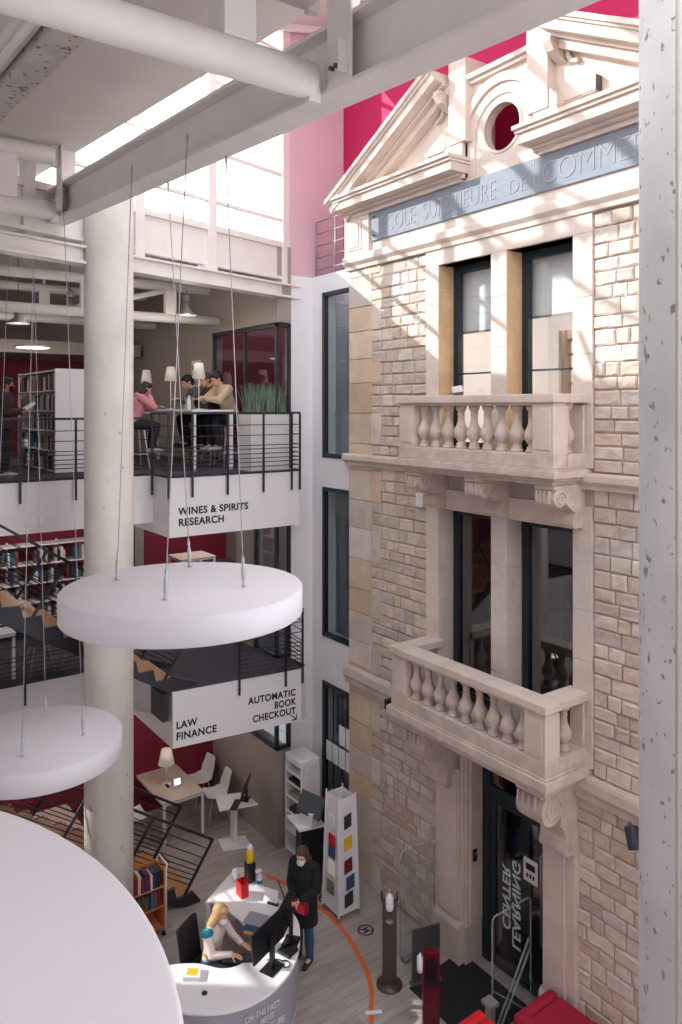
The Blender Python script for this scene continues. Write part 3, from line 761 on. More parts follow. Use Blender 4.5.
posts = [.03, 1.70, 3.05, 4.7, 6.3, 7.9]
for k, s0 in enumerate(posts): wb(mb, s0, s0+.16, 9.66 if k < 3 else 9.79, 14.2, -.04, .06)
for z_ in (10.33, 10.72, 11.5, 12.6, 13.6): wb(mb, .05, LEN, z_, z_+.05, -.03, .04)
mb.build('window_frame', M['warmwhite'], r, bevel=.004)
mb = MB(); wb(mb,.05,LEN,10.33,14.2,-.006,.006); mb.build('window_pane', M['glass_roof'], r)
# outside: pale building seen through the clerestory
t = thing('building', 'pale blue-white building outside the high windows', 'building', (-9,-3,8))
MB().box(-14,-12,-5,-1,0,13.2).build('wall', M['white'], t); MB().prism([(-5,13.2),(-3,14.2),(-1,13.2)],'x',-14,-12).build('roof', M['slate'], t)
for k in range(3): MB().box(-12.02,-11.98,-4.4+k*1.2,-3.7+k*1.2,11.4,12.5).build('window', M['screen'], t)
# glass roof over the atrium
mb = MB()
yR = [-5.2,-3.6,-2.0,-.4,.7]
for k in range(8):
    x = -1.0 + k*1.35; mb.beam((x,-5.4,13.1+.0*x),(x,.8,14.3),.07,.14)
for k in range(5):
    yy = -5.3+k*1.45; zz0 = 13.1+(yy+5.4)*1.2/6.2; mb.beam((-1.2,yy,zz0),(9.4,yy,zz0),.06,.1)
struct(mb.build('ceiling_glazing_bars', M['warmwhite']))
mb = MB(); mb.add([(-1.2,-5.4,13.18),(9.4,-5.4,13.18),(9.4,.8,14.38),(-1.2,.8,14.38),(-1.2,-5.4,13.2),(9.4,-5.4,13.2),(9.4,.8,14.4),(-1.2,.8,14.4)],[(0,3,2,1),(4,5,6,7),(0,1,5,4),(1,2,6,5),(2,3,7,6),(3,0,4,7)])
struct(mb.build('ceiling_glass', M['glass_roof']))

struct(MB().box(12.6,12.8,-9.05,.7,0,8.4).build('wall_east_light_block', M['white']))  # unseen wall added to cut ambient light coming in from this side
mb = MB(); mb.add([(-1.3,-1.75,13.84),(9.5,-1.75,13.84),(9.5,.85,14.36),(-1.3,.85,14.36),(-1.3,-1.75,13.98),(9.5,-1.75,13.98),(9.5,.85,14.5),(-1.3,.85,14.5)],[(0,3,2,1),(4,5,6,7),(0,1,5,4),(1,2,6,5),(2,3,7,6),(3,0,4,7)])
struct(mb.build('ceiling_sun_block_strip', M['ceil']))  # unseen opaque strip added to keep the sun off the magenta wall
# ------------------------------------------------------------------ steel roof structure
bz = lambda x: 9.882 - .0728*x
cz = lambda x: 10.76 - .092*x
YB = -4.783
def slope_box(mb, x0, x1, y0, y1, f0, a, b):
    vs = []
    for x in (x0, x1):
        for (y,z) in ((y0,a),(y1,a),(y1,b),(y0,b)): vs.append((x,y,f0(x)+z))
    mb.add(vs, [(0,1,2,3),(7,6,5,4),(0,4,5,1),(1,5,6,2),(2,6,7,3),(3,7,4,0)])
t = thing('roof_beam', 'large sloping white steel roof beam carrying the round hanging lamps', 'beam', (3,YB,9.6))
mb = MB(); slope_box(mb,-3.6,9.2,YB-.02,YB+.22,bz,0,.03); slope_box(mb,-3.6,9.2,YB+.08,YB+.11,bz,.03,.39); slope_box(mb,-3.6,9.2,YB-.02,YB+.22,bz,.39,.42)
mb.build('i_section', M['warmwhite'], t, bevel=.004)
for xc, hh in ((6.42,1.2),(.6,.85),(-2.4,.7)):
    mb = MB().box(xc-.12,xc+.12,YB-.03,YB-.015,bz(xc)-.0,bz(xc)+hh); mb.box(xc-.12,xc-.09,YB-.02,YB+.2,bz(xc)+.03,bz(xc)+hh); mb.box(xc+.07,xc+.085,YB-.09,YB-.03,bz(xc)+.05,bz(xc)+.24)
    g_ = mb.build('gusset_plate', M['warmwhite'], t, bevel=.003)
    mb = MB()
    for k in range(3): mb.tube([(xc-.05+k*.05,YB-.03,bz(xc)+.12),(xc-.05+k*.05,YB-.06,bz(xc)+.12)],.014,6)
    mb.build('bolt', M['bronze'], g_)
# roof pipes (truss chords) running away from the beam
def truss(x, zl, zu, ylen, lb):
    t = thing('roof_truss', lb, 'truss', (x,YB-.1,zl))
    for z_ in (zl, zu):
        MB().tube([(x,YB-.1,z_),(x,YB-.1-ylen,z_)],.11,20).build('chord_pipe', M['warmwhite'], t)
        MB().box(x-.03,x+.03,YB-.12,YB-.04,z_-.13,z_+.13).build('end_plate', M['warmwhite'], t, bevel=.003)
    for yy in (YB-.62, YB-2.2):
        if abs(yy-YB) < ylen: MB().box(x-.10,x+.10,yy-.1,yy+.1,zl+.08,zu-.08).build('post', M['warmwhite'], t, bevel=.01)
truss(6.22, 9.50, 10.04, 3.0, 'thick white roof pipe truss crossing the top left corner')
truss(.6, 9.90, 10.56, 3.0, 'smaller white roof pipe truss at the left edge above the gallery')
# opaque roof panel with ribs above
mb = MB(); slope_box(mb,-3.6,12.8,-9.3,-4.55,cz,0,.25); struct(mb.build('ceiling_roof_panel', M['ceil']))
t = thing('roof_rib', 'stained flaking roof rib with dark patches at the top left', 'rib', (3,-6,9.8))
mb = MB(); slope_box(mb,-3.4,9.0,-5.92,-5.68,cz,-.13,.02); mb.build('rib_body', M['flake'], t)
mb = MB(); slope_box(mb,-3.4,9.0,-6.12,-5.94,cz,-.05,.02); slope_box(mb,-3.4,9.0,-6.06,-6.0,cz,-.09,-.05); mb.build('rail', M['warmwhite'], t, bevel=.004)
# purlins next to the glazed gap
for k in range(6):
    x = -2.6 + k*1.9; mb = MB(); mb.beam((x,-4.6,cz(x)+.2),(x,-4.2,cz(x)+.6),.04,.08)
    struct(mb.build('trim_glazing_bar', M['warmwhite']))

# ------------------------------------------------------------------ columns
o = thing('concrete_column', 'tall round concrete column in front of the gallery on the left', 'column', (-.05,-3.98,0))
MB().lathe([(.318,0),(.318,10.4)],(-.05,-3.98,0),40).build('shaft', M['pit2'], o)
o = thing('concrete_column', 'pitted round concrete column close by at the right edge', 'column', (7.90,-3.52,0))
MB().lathe([(.31,0),(.31,13.4)],(7.905,-3.52,0),48).build('shaft', M['pit'], o)
MB().tube([(7.995,-3.90,0),(7.995,-3.90,13.4)],.012,8).build('conduit', M['concrete'], o)

# ------------------------------------------------------------------ round hanging lamps
def disc(c, R, th, lb, cabs, tops):
    t = thing('round_pendant_lamp', lb, 'lamp', c, 0, 'large round white pendant lamps')
    x,y,z = c
    MB().lathe([(0,-th),(R-.01,-th),(R,-th+.01),(R,-.012),(R-.012,0),(0,0)],(x,y,z),96).build('diffuser_drum', M['panel'], t)
    for (a,b) in zip(cabs, tops):
        a = Vector(a); b = Vector(b); d = (b-a).normalized()
        cb = MB().tube([a+d*.2, b-d*.06],.0045,6).build('cable', M['cable'], t)
        MB().tube([a,a+d*.02,a+d*.04,a+d*.06,a+d*.08,a+d*.15,a+d*.17,a+d*.2,a+d*.24],.01,8,rs=[.02,.012,.008,.016,.017,.017,.009,.014,.006]).build('turnbuckle', M['cable'], cb)
        MB().tube([b-d*.1,b-d*.05,b-d*.04,b],.01,8,rs=[.004,.011,.011,.007]).build('hook', M['cable'], cb)
def ctop(x, y): return (x, y, bz(x))
d1c = (4.581,-4.968,6.16); c1 = [(4.092,-5.319,6.16),(4.912,-5.258,6.16),(3.972,-4.638,6.16),(4.892,-4.611,6.16)]
disc(d1c,.915,.205,'round white pendant lamp, the one in the middle in front of the gallery signs',c1,[(3.049,-4.81,9.83),(4.302,-4.81,9.76),(3.406,-4.6,bz(3.406)),(4.571,-4.6,bz(4.571))])
d2c = (1.105,-5.195,3.83); c2 = [(1.532,-5.447,3.83),(.597,-4.961,3.83),(1.362,-4.755,3.83),(.72,-5.62,3.83)]
disc(d2c,.927,.24,'round white pendant lamp at the left edge, lower and smaller looking than the middle one',c2,[(-.584,-4.81,10.0),(-1.502,-4.6,10.1),(.809,-4.81,9.84),(-2.0,-4.81,10.1)])
d3c = (8.264,-8.035,6.33); a3 = [(8.264+1.0*math.cos(k),-8.035+1.0*math.sin(k),6.33) for k in (2.6,-2.4,-.8)]
disc(d3c,1.314,.22,'huge nearby round white pendant lamp filling the bottom left corner',[a3[1],a3[2]],[(a3[1][0],a3[1][1],cz(a3[1][0])),(a3[2][0],a3[2][1],cz(a3[2][0]))])

# ------------------------------------------------------------------ railings
RZ = [.80,.63,.46,.40,.32,.245,.18,.105,.02]
def railing(name, lb, pts, zf, posts, drop=.32, H=.97):
    t = thing(name, lb, 'railing', (pts[0][0],pts[0][1],zf))
    for i in range(len(pts)-1):
        (xa,ya),(xb,yb) = pts[i], pts[i+1]
        MB().beam((xa,ya,zf+H),(xb,yb,zf+H),.045,.035).build('handrail', M['black'], t, bevel=.004)
        for z_ in RZ: MB().tube([(xa,ya,zf+z_*H),(xb,yb,zf+z_*H)],.008,6).build('rail_bar', M['black'], t)
    for (x,y) in posts: MB().box(x-.006,x+.02,y-.016,y+.016,zf-drop,zf+H).build('post', M['black'], t, bevel=.003)
    return t
railing('gallery_railing','black bar railing along the upper gallery over the wines sign',[(-.75,-2.84),(-.75,-.5)],6.48,[(-.75,-2.84),(-.75,-2.45),(-.75,-1.85),(-.75,-1.2),(-.75,-.66),(-.75,-.5)])
railing('gallery_railing','black bar railing on the short side of the upper gallery beside the column',[(-1.42,-2.84),(-.78,-2.84)],6.48,[(-1.4,-2.84)])
railing('gallery_railing','black bar railing on the upper gallery at far left before the masked person',[(-1.40,-6.0),(-1.40,-2.9)],6.48,[(-1.4,-5.6),(-1.4,-4.8),(-1.4,-4.02),(-1.4,-3.2)],.32,.89)
railing('gallery_railing','short black bar railing at the right end of the upper gallery',[(-.76,-.5),(-1.12,-.5)],6.48,[(-1.1,-.5)])
railing('gallery_railing','black bar railing along the middle gallery over the checkout sign',[(-.64,-1.70),(-.51,-.6)],3.23,[(-.64,-1.70),(-.545,-.9),(-.51,-.6)],.24)
railing('gallery_railing','short black bar railing at the right end of the middle gallery',[(-.53,-.58),(-1.12,-.5)],3.23,[(-1.1,-.5)])
railing('gallery_railing','black bar railing on the middle gallery at far left before the tables',[(-2.40,-6.0),(-2.40,-2.8)],3.23,[(-2.4,-5.4),(-2.4,-4.5),(-2.4,-3.55)])
# grey railing on top of the white block
t = thing('roof_railing', 'thin grey railing on the white wall top left of the stone gable', 'railing', (-.9,.05,9.83))
for k in range(5): MB().tube([(-1.1,.06,9.95+k*.21),(.08,.06,9.95+k*.21)],.012,8).build('rail_bar', M['galv'], t)
for xx in (-1.08,-.5,.06): MB().tube([(xx,.06,9.83),(xx,.06,10.8)],.016,8).build('post', M['galv'], t)
MB().box(-1.1,.06,.08,.09,9.85,10.28).build('mesh_panel', M['acrylic'], t)

# ------------------------------------------------------------------ lettering on galleries
def sign_text(body, size, y, z, parent, align='LEFT', width=None, mid=False):
    xx = -.796 if not mid else -.796 + .1163*(y+2.75)
    return text_obj(body, size, M['text'], parent, (xx,y,z), (.1163,1,0) if mid else (0,1,0), (0,0,1), align=align, extrude=.002, offset=.0045, width=width, spacing=1.1)
t = thing('sign_lettering', 'black wines and spirits research lettering on the upper white gallery front', 'sign', (-.796,-2.7,5.8))
sign_text('WINES & SPIRITS', .155, -2.66, 5.90, t, width=1.21); sign_text('RESEARCH', .155, -2.66, 5.73, t, width=.76)
t = thing('sign_lettering', 'black law finance lettering on the lower white gallery front', 'sign', (-.796,-2.7,2.5))
sign_text('LAW', .155, -2.70, 2.65, t, width=.33, mid=True); sign_text('FINANCE', .155, -2.70, 2.48, t, width=.64, mid=True)
t = thing('sign_lettering', 'black automatic book checkout lettering with arrow on lower gallery front', 'sign', (-.796,-.8,2.5))
sign_text('AUTOMATIC', .15, -.70, 2.80, t, 'RIGHT', width=.84, mid=True); sign_text('BOOK', .15, -.70, 2.65, t, 'RIGHT', width=.39, mid=True); sign_text('CHECKOUT', .15, -.70, 2.50, t, 'RIGHT', width=.76, mid=True)
mb = MB(); mb.beam((-.565,-.79,2.49),(-.553,-.69,2.40),.016,.008,up=(1,0,0)); mb.beam((-.553,-.69,2.40),(-.553,-.69,2.48),.016,.008,up=(1,0,0)); mb.beam((-.553,-.69,2.40),(-.564,-.78,2.40),.016,.008,up=(1,0,0)); mb.build('arrow', M['text'], t)

# ------------------------------------------------------------------ stairs
def stair(lb, x0, x1, yb, zb, n, run, rise, nrail=True):
    t = thing('open_staircase', lb, 'staircase', (x1,yb,zb))
    L = n*run; H = n*rise
    for x in (x0, x1-.05):
        toe = .12 if zb < 1 else .42
        pts = [(yb+toe,zb),(yb+toe,zb+.03),(yb,zb+.2)]
        for k in range(n):
            pts.append((yb-k*run-.04, zb+(k+1)*rise)); pts.append((yb-(k+1)*run, zb+(k+1)*rise))
        pts += [(yb-L, zb+H-.32),(yb-.12,zb)]
        MB().prism(pts,'x',x,x+.05).build('stringer', M['anth'], t)
    for k in range(n):
        MB().box(x0+.05,x1-.05,yb-(k+1)*run-.02,yb-k*run,zb+(k+1)*rise-.05,zb+(k+1)*rise).build('tread', M['wood'], t, bevel=.006)
        MB().box(x0+.05,x1-.05,yb-(k)*run-.03,yb-k*run-.01,zb+k*rise,zb+(k+1)*rise-.05).build('riser', M['wood'], t)
    sl = rise/run; ln = math.hypot(1,sl); nx = (sl/ln, 1/ln)   # lean of posts (+y, +z)
    for x in (x0+.02, x1-.02):
        a = lambda s_, h: (x, yb-.1-s_+nx[0]*h, zb+.22+s_*sl+nx[1]*h)
        MB().beam(a(0,.78),a(L-.1,.78),.045,.035).build('handrail', M['black'], t)
        for h in (.64,.50,.38,.31,.24,.17,.10): MB().tube([a(0,h),a(L-.1,h)],.008,6).build('rail_bar', M['black'], t)
        s_ = 0
        while s_ < L:
            MB().beam(a(s_,-.1),a(s_,.78),.04,.02,up=(1,0,0)).build('post', M['black'], t); s_ += .95
    return t
stair('black steel staircase with oak treads rising from the ground floor', -1.85, -.62, -2.5, 0, 12, .26, .175)
stair('black steel staircase with oak treads rising above the middle gallery', -1.95, -.86, -2.72, 3.23, 15, .27, .18)
tag(MB().box(-1.30,-.83,-2.90,-2.80,2.78,3.2).build('stair_bracket', M['anth'], bevel=.006), 'dark steel bracket box at the gallery corner beside law sign', 'bracket')

# ------------------------------------------------------------------ books
SP = {'navy blue': srgb(40,56,98),'dark red': srgb(130,34,42),'cream': srgb(206,196,180),'grey': srgb(120,120,128),'black': srgb(32,32,36),'teal': srgb(50,110,120),'white': srgb(222,220,222),'brown': srgb(110,78,60)}
BM = {k: mat('book_cover_'+k.replace(' ','_'), c, .5) for k,c in SP.items()}
RB = random.Random(11); bcache = {}
def book_proto(colr):
    pass
def book(p, ax, thick, hgt, depth, lean, colr, lb, grp):
    # ax: direction the row runs in ('x' or 'y'); spine faces the viewer side
    x, y, z = p; key = (ax, colr, round(thick,3), round(hgt,2))
    if key not in bcache:
        mb = MB()
        if ax == 'x': mb.box(0,thick,0,depth,0,hgt)
        else: mb.box(-depth,0,0,thick,0,hgt)
        me_o = mb.build('book', BM[colr], None, local=True); bcache[key] = me_o; o = me_o
    else: o = bcache[key].copy(); COL.objects.link(o)
    o.location = p
    o.rotation_euler = (lean,0,0) if ax == 'y' else (0,lean,0)
    return tag(o, lb, 'book', grp)
def book_row(ax, a0, a1, fixed, z, hmax, depth, where, grp, gaps=.12):
    a = a0
    while a < a1-.05:
        if RB.random() < gaps: a += RB.uniform(.05,.15); continue
        th = RB.choice([.03,.04,.05]); h = RB.choice([.2,.23,.26]); h = min(h, hmax)
        c = RB.choice(list(SP)); lean = 0 if RB.random() > .15 else .06
        p = (a, fixed, z) if ax == 'x' else (fixed, a, z)
        book(p, ax, th, h, depth, lean, c, '%s book %s' % (c, where), grp); a += th+.006

# white double bookcase on upper gallery
t = thing('bookcase', 'tall white bookcase on the upper gallery behind the masked person', 'bookcase', (-3.2,-3.9,6.48))
MB().box(-2.46,-2.42,-4.04,-3.50,6.48,8.16).build('end_panel', M['white'], t, bevel=.004); MB().box(-4.9,-4.86,-4.04,-3.5,6.48,8.16).build('end_panel', M['white'], t)
MB().box(-4.86,-2.46,-3.79,-3.77,6.48,8.16).build('back_panel', M['white'], t)
for k in range(6): MB().box(-4.86,-2.46,-4.04,-3.5,6.50+k*.325,6.52+k*.325).build('shelf', M['white'], t)
ords = ['bottom','second lowest','middle','second highest','top']
for k in range(5): book_row('x', -4.8, -2.5, -4.03, 6.52+k*.325, .27, .2, 'on the %s shelf of the white upper gallery bookcase' % ords[k], 'books in the upper gallery bookcase', .08)
# wall shelving on the middle gallery
t = thing('wall_shelving', 'long white wall shelving on the middle gallery behind the staircase', 'shelving', (-4.9,-4,3.23))
for k in range(5): MB().box(-5.15,-4.8,-6.2,-2.7,3.53+k*.355,3.555+k*.355).build('shelf', M['white'], t)
for yy in (-6.2,-5.2,-4.2,-3.3,-2.72): MB().box(-5.18,-5.12,yy,yy+.03,3.23,5.0).build('upright', M['white'], t)
for k in range(4): book_row('y', -5.0, -2.75, -4.82, 3.555+k*.355, .26, .2, 'on the %s shelf of the middle gallery wall shelving' % ['lowest','second lowest','second highest','highest'][k], 'books on the middle gallery shelving', .3)

# book trolley
t = thing('book_trolley', 'orange wooden book trolley with white tube frame beside the stair', 'trolley', (-.4,-3.35,0))
for z_ in (.12,.42,.70): MB().box(-.56,-.22,-3.64,-3.14,z_,z_+.02).build('shelf', M['orange_wood'], t, bevel=.003)
MB().box(-.56,-.22,-3.135,-3.115,.1,.93).build('end_panel', M['orange_wood'], t, bevel=.003); MB().box(-.56,-.54,-3.64,-3.14,.1,.93).build('back_panel', M['orange_wood'], t)
MB().tube([(-.22,-3.1,.04),(-.22,-3.1,.95),(-.25,-3.07,.99),(-.53,-3.07,.99),(-.56,-3.1,.95),(-.56,-3.1,.04)],.014,8).build('tube_frame', M['white'], t)
for (xx,yy) in ((-.24,-3.12),(-.54,-3.12),(-.24,-3.62),(-.54,-3.62)): MB().tube([(xx-.01,yy,.035),(xx+.01,yy,.035)],.034,12).build('castor', M['darkpl'], t)
book_row('y', -3.60, -3.16, -.23, .72, .25, .18, 'on the upper shelf of the orange trolley', 'books on the trolley', 0)
book_row('y', -3.60, -3.16, -.23, .44, .23, .18, 'on the lower shelf of the orange trolley', 'books on the trolley', 0)

# ------------------------------------------------------------------ tables, chairs, lamps
def table(lb, x0, x1, y0, y1, z0, h, top='birch', leg=.045, name='table'):
    t = thing(name, lb, 'table', ((x0+x1)/2,(y0+y1)/2,z0))
    MB().box(x0,x1,y0,y1,z0+h-.03,z0+h).build('tabletop', M[top], t, bevel=.006)
    MB().box(x0+.02,x1-.02,y0+.02,y1-.02,z0+h-.07,z0+h-.03).build('apron', M['white'], t)
    for x in (x0+.01,x1-leg-.01):
        for y in (y0+.01,y1-leg-.01): MB().box(x,x+leg,y,y+leg,z0,z0+h-.03).build('leg', M['white'], t, bevel=.004)
    return t
table('pale wood study table under the lower gallery with a lamp on it', -3.70,-2.3,-2.28,-1.50,0,.74)
table('high white bar table on the upper gallery with laptops and lamps', -4.9,-1.62,-2.05,-1.28,6.48,1.02,'white',.06,'bar_table')
table('wood topped table in the far mid gallery room', -7.3,-6.5,-.1,.8,3.21,.78,'birch',.05)
table('white legged table on the middle gallery at left edge', -4.0,-2.75,-5.3,-4.55,3.23,.74,'white')
table('slatted pale table behind the stair at lower left', -4.9,-3.9,-4.6,-3.2,0,.74,'birch') if False else table('pale table seen behind the lower stair railing', -3.3,-2.2,-4.9,-3.6,0,.74,'birch')
def shell_chair(lb, loc, rz, col='white', grp='shell chairs with wooden legs'):
    t = thing('shell_chair', lb, 'chair', loc, rz, grp)
    nu, nv = 10, 12; vs = []; fs = []
    for j in range(nv+1):
        s_ = j/nv
        if s_ < .5: yy = .20 - s_*2*.38; zz_ = .45 - .03*math.sin(PI*s_*2); wd = .21+.03*math.sin(s_*PI)
        else: k = (s_-.5)*2; yy = -.18 - .10*k; zz_ = .45 + .38*k**.9; wd = .23-.06*k**2
        for i in range(nu+1):
            u = -1+2*i/nu; vs.append((u*wd, yy+.05*(u*u)*(1 if s_ > .4 else .2), zz_+.05*(u*u)*(1 if s_ < .7 else .2)))
    for j in range(nv):
        for i in range(nu): a = j*(nu+1)+i; fs.append((a,a+1,a+nu+2,a+nu+1))
    mb = MB().add(vs, fs, None, True); o = mb.build('seat_shell', M[col], t, local=True)
    sd = o.modifiers.new('solid','SOLIDIFY'); sd.thickness = .012
    for sx in (-1,1):
        for sy in (-1,1): MB().tube([(sx*.12,sy*.10,.43),(sx*.22,sy*.2,0)],.014,8,rs=[.016,.010]).build('leg', M['birch'] if col=='white' else M['wood'], t, local=True)
    MB().tube([(-.15,-.13,.33),(.15,.13,.33)],.005,6).tube([(.15,-.13,.33),(-.15,.13,.33)],.005,6).build('brace', M['black'], t, local=True)
    return t
shell_chair('white shell chair in front of the pale study table', (-2.75,-2.62,0), 0.1)
shell_chair('white shell chair behind the study table, nearer the crimson wall', (-3.3,-1.12,0), PI)
shell_chair('white shell chair behind the study table near its right end', (-2.62,-1.12,0), PI-.2)
shell_chair('dark shell chair at the white table on the middle gallery', (-2.95,-4.15,3.23), PI, 'darkpl'); shell_chair('dark shell chair standing right of the middle gallery table', (-2.85,-3.55,3.23), PI*.8, 'darkpl')
shell_chair('dark shell chair on the middle gallery at the left frame edge', (-2.75,-5.6,3.23), .1, 'darkpl')
def table_lamp(lb, x, y, z, h=.62, s=1.0):
    t = thing('table_lamp', lb, 'lamp', (x,y,z), 0, 'cone shaded table lamps')
    sh0 = .26
    MB().lathe([(0,0),(.09,0),(.09,.012),(.015,.02),(0,.02)],(x,y,z),20).build('base', M['white'], t)
    MB().tube([(x,y,z+.01),(x,y,z+h-.2)],.009,8).build('pole', M['white'], t)
    o = MB().lathe([(.155*s,h-sh0),(.16*s,h-sh0),(.10*s,h),(.095*s,h)],(x,y,z),28)
    o.f = [f_ for f_ in o.f if len(f_) == 4]; o.c = [None]*len(o.f); o.sm = [True]*len(o.f)
    o.build('lamp_shade', M['lampshade'], t); MB().ell((x,y,z+h-.2),(.03,.03,.045)).build('bulb', M['bulb'], t)
    return t
table_lamp('cone shaded lamp on the bar table, nearest and rightmost', -1.93,-1.79,7.5,.80,.72)
table_lamp('cone shaded lamp on the bar table, middle of the three', -3.34,-1.70,7.5,.80,.72)
table_lamp('cone shaded lamp on the bar table, farthest and leftmost', -4.75,-1.62,7.5,.80,.72)
table_lamp('cone shaded lamp on the pale study table below the gallery', -2.95,-1.95,.74, .62, .9)
t = thing('desk_sign', 'small clear acrylic notice holder on the study table', 'sign', (-2.7,-1.85,.74))
MB().obox((-2.68,-1.86,.85),(0,.11,.0),(.004,0,0),(-.02,0,.13)).build('holder', M['acrylic'], t); MB().obox((-2.672,-1.86,.86),(0,.06,0),(.003,0,0),(-.01,0,.05)).build('card', M['screen_lit'], t)
t = thing('power_socket', 'small black table socket beside the study table lamp', 'socket', (-2.85,-1.95,.74)); MB().box(-2.9,-2.78,-2.0,-1.95,.741,.765).build('block', M['darkpl'], t, bevel=.004); MB().tube([(-2.9,-1.97,.75),(-3.0,-1.9,.745)],.006,6).build('lead', M['darkpl'], t)
def stool(lb, x, y, z):
    t = thing('bar_stool', lb, 'stool', (x,y,z), 0, 'white wire bar stools')
    MB().lathe([(0,.0),(.17,0),(.18,.015),(.17,.03),(0,.03)],(x,y,z+.72),24).build('seat', M['darkpl'], t)
    for s_ in ((-1,-1),(1,-1),(1,1),(-1,1)): MB().tube([(x+s_[0]*.12,y+s_[1]*.12,z+.72),(x+s_[0]*.2,y+s_[1]*.2,z)],.011,8).build('leg', M['white'], t)
    MB().tube([(x+.17*a,y+.17*b,z+.25) for a,b in ((-1,-1),(1,-1),(1,1),(-1,1))],.009,8,closed=True).build('footrest', M['white'], t)
stool('bar stool under the person in the pink hoodie', -2.80,-2.60,6.48); stool('bar stool under the person in the beige sweater', -2.2,-1.08,6.48)
stool('bar stool under the person in the grey jumper', -3.4,-1.05,6.48); stool('bar stool under the third person on the far side of the bar table', -2.78,-1.06,6.48)
def laptop(lb, x, y, z, rz, col='galv'):
    t = thing('laptop', lb, 'laptop', (x,y,z), rz)
    MB().box(-.16,.16,-.11,.11,0,.014).build('keyboard_base', M[col], t, local=True, bevel=.003)
    MB().obox((0,.15,.115),(.16,0,0),(0,.003,.0008),(0,.035,.105)).build('screen_lid', M[col], t, local=True)
laptop('grey laptop before the person in beige on the bar table', -2.35,-1.62,7.5,PI); laptop('grey laptop before the person in the pink hoodie on the bar table', -2.75,-1.75,7.5,0)
t = thing('water_bottle', 'white water bottle on the bar table', 'bottle', (-2.55,-1.9,7.5)); MB().lathe([(0,0),(.035,0),(.035,.17),(.015,.2),(.015,.22),(0,.22)],(-2.2,-1.85,7.5),16).build('body', M['paper'], t); MB().lathe([(0,.22),(.018,.22),(.018,.245),(0,.245)],(-2.2,-1.85,7.5),12).build('cap', M['paper'], t)
# planter with grasses
t = thing('planter', 'white rectangular planter on the upper gallery', 'planter', (-1.35,-.95,6.48))
mb = MB(); x0,x1,y0,y1 = -1.45,-1.0,-1.29,-.55
mb.box(x0,x1,y0,y0+.03,6.48,7.42); mb.box(x0,x1,y1-.03,y1,6.48,7.42); mb.box(x0,x0+.03,y0+.03,y1-.03,6.48,7.42); mb.box(x1-.03,x1,y0+.03,y1-.03,6.48,7.42); mb.build('box', M['planterw'], t, bevel=.006)
MB().box(x0+.03,x1-.03,y0+.03,y1-.03,7.2,7.39).build('soil', M['soil'], t)
mb = MB(); RG = random.Random(5)
for k in range(420):
    x = RG.uniform(x0+.05,x1-.05); y = RG.uniform(y0+.05,y1-.05); h = RG.uniform(.36,.6); dx, dy = RG.uniform(-.1,.1), RG.uniform(-.14,.14); a = RG.uniform(0,PI); wx, wy = .006*math.cos(a), .006*math.sin(a)
    vs = []
    for i,s_ in enumerate((0,.4,.75,1)):
        w_ = (1,1,.7,.05)[i]; px_, py_ = x+dx*s_*s_, y+dy*s_*s_
        vs += [(px_-wx*w_,py_-wy*w_,7.39+h*s_),(px_+wx*w_,py_+wy*w_,7.39+h*s_)]
    mb.add(vs,[(0,1,3,2),(2,3,5,4),(4,5,7,6)])
g = mb.build('grass', M['blade']); tag(g, 'tall green grass blades growing in the white planter', 'grass', kind='stuff')
# upper gallery dome lamps and pipes
for (x,y,z,lb) in ((-3.73,-4.30,8.98,'grey dome pendant lamp at far left above the masked person'),(-3.21,-3.58,9.20,'grey dome pendant lamp next to the concrete column'),(-2.05,-1.96,9.12,'grey dome pendant lamp above the bar table')):
    t = thing('dome_pendant', lb, 'lamp', (x,y,z), 0, 'grey industrial dome pendants')
    sh_ = MB().lathe([(.0,.22),(.06,.22),(.065,.10),(.19,.0),(.185,-.008),(.06,.09),(0,.1)],(x,y,z),28).build('dome_shade', M['galv'], t)
    MB().lathe([(0,.22),(.055,.22),(.06,.33),(.03,.36),(0,.36)],(x,y,z),16).build('ballast_housing', M['galv'], t); MB().tube([(x,y,z+.35),(x,y,z+.6),(x,y,10.3)],.006,6).build('cord', M['anth'], t)
    MB().ell((x,y,z+.04),(.06,.06,.04)).build('bulb', M['bulb'], t); lamp((x,y,z-.08), 18)
t = thing('ceiling_light', 'flat round lit ceiling light on upper gallery at far left', 'lamp', (-5.68,-3.59,8.72)); MB().lathe([(0,0),(.33,0),(.33,.03),(0,.03)],(-5.68,-3.59,8.72),40).build('rim', M['white'], t); MB().lathe([(0,-.006),(.31,-.006),(.31,0),(0,0)],(-5.68,-3.59,8.72),40).build('diffuser', M['bulb'], t); MB().tube([(-5.68,-3.59,8.75),(-5.68,-3.59,10.4)],.006,6).build('cord', M['white'], t)
for (x,za,zb,lb,ye) in ((-2.9,9.15,9.72,'white pipe truss under the gallery ceiling nearest the beam',-.95),(-5.6,9.30,9.9,'white pipe truss farther back under the gallery ceiling',-1.1)):
    t = thing('pipe_truss', lb, 'truss', (x,-3,za))
    for z_ in (za,zb): MB().tube([(x,-8.5,z_),(x,ye-(.0 if z_==za else .2),z_)],.085,16).build('chord_pipe', M['warmwhite'], t)
    for yy in (-7.2,-5.2,-3.4,-1.9): MB().box(x-.05,x+.05,yy-.1,yy+.1,za+.05,zb-.05).build('post', M['warmwhite'], t)
    for yy in (-5.2,-1.9): MB().tube([(x,yy,zb-.05),(x,yy-1.6,za+.05)],.05,12).build('diagonal', M['warmwhite'], t)
    for yy in (-7.2,-3.4): MB().tube([(x,yy,zb),(x,yy,10.4)],.03,8).build('hanger', M['warmwhite'], t)
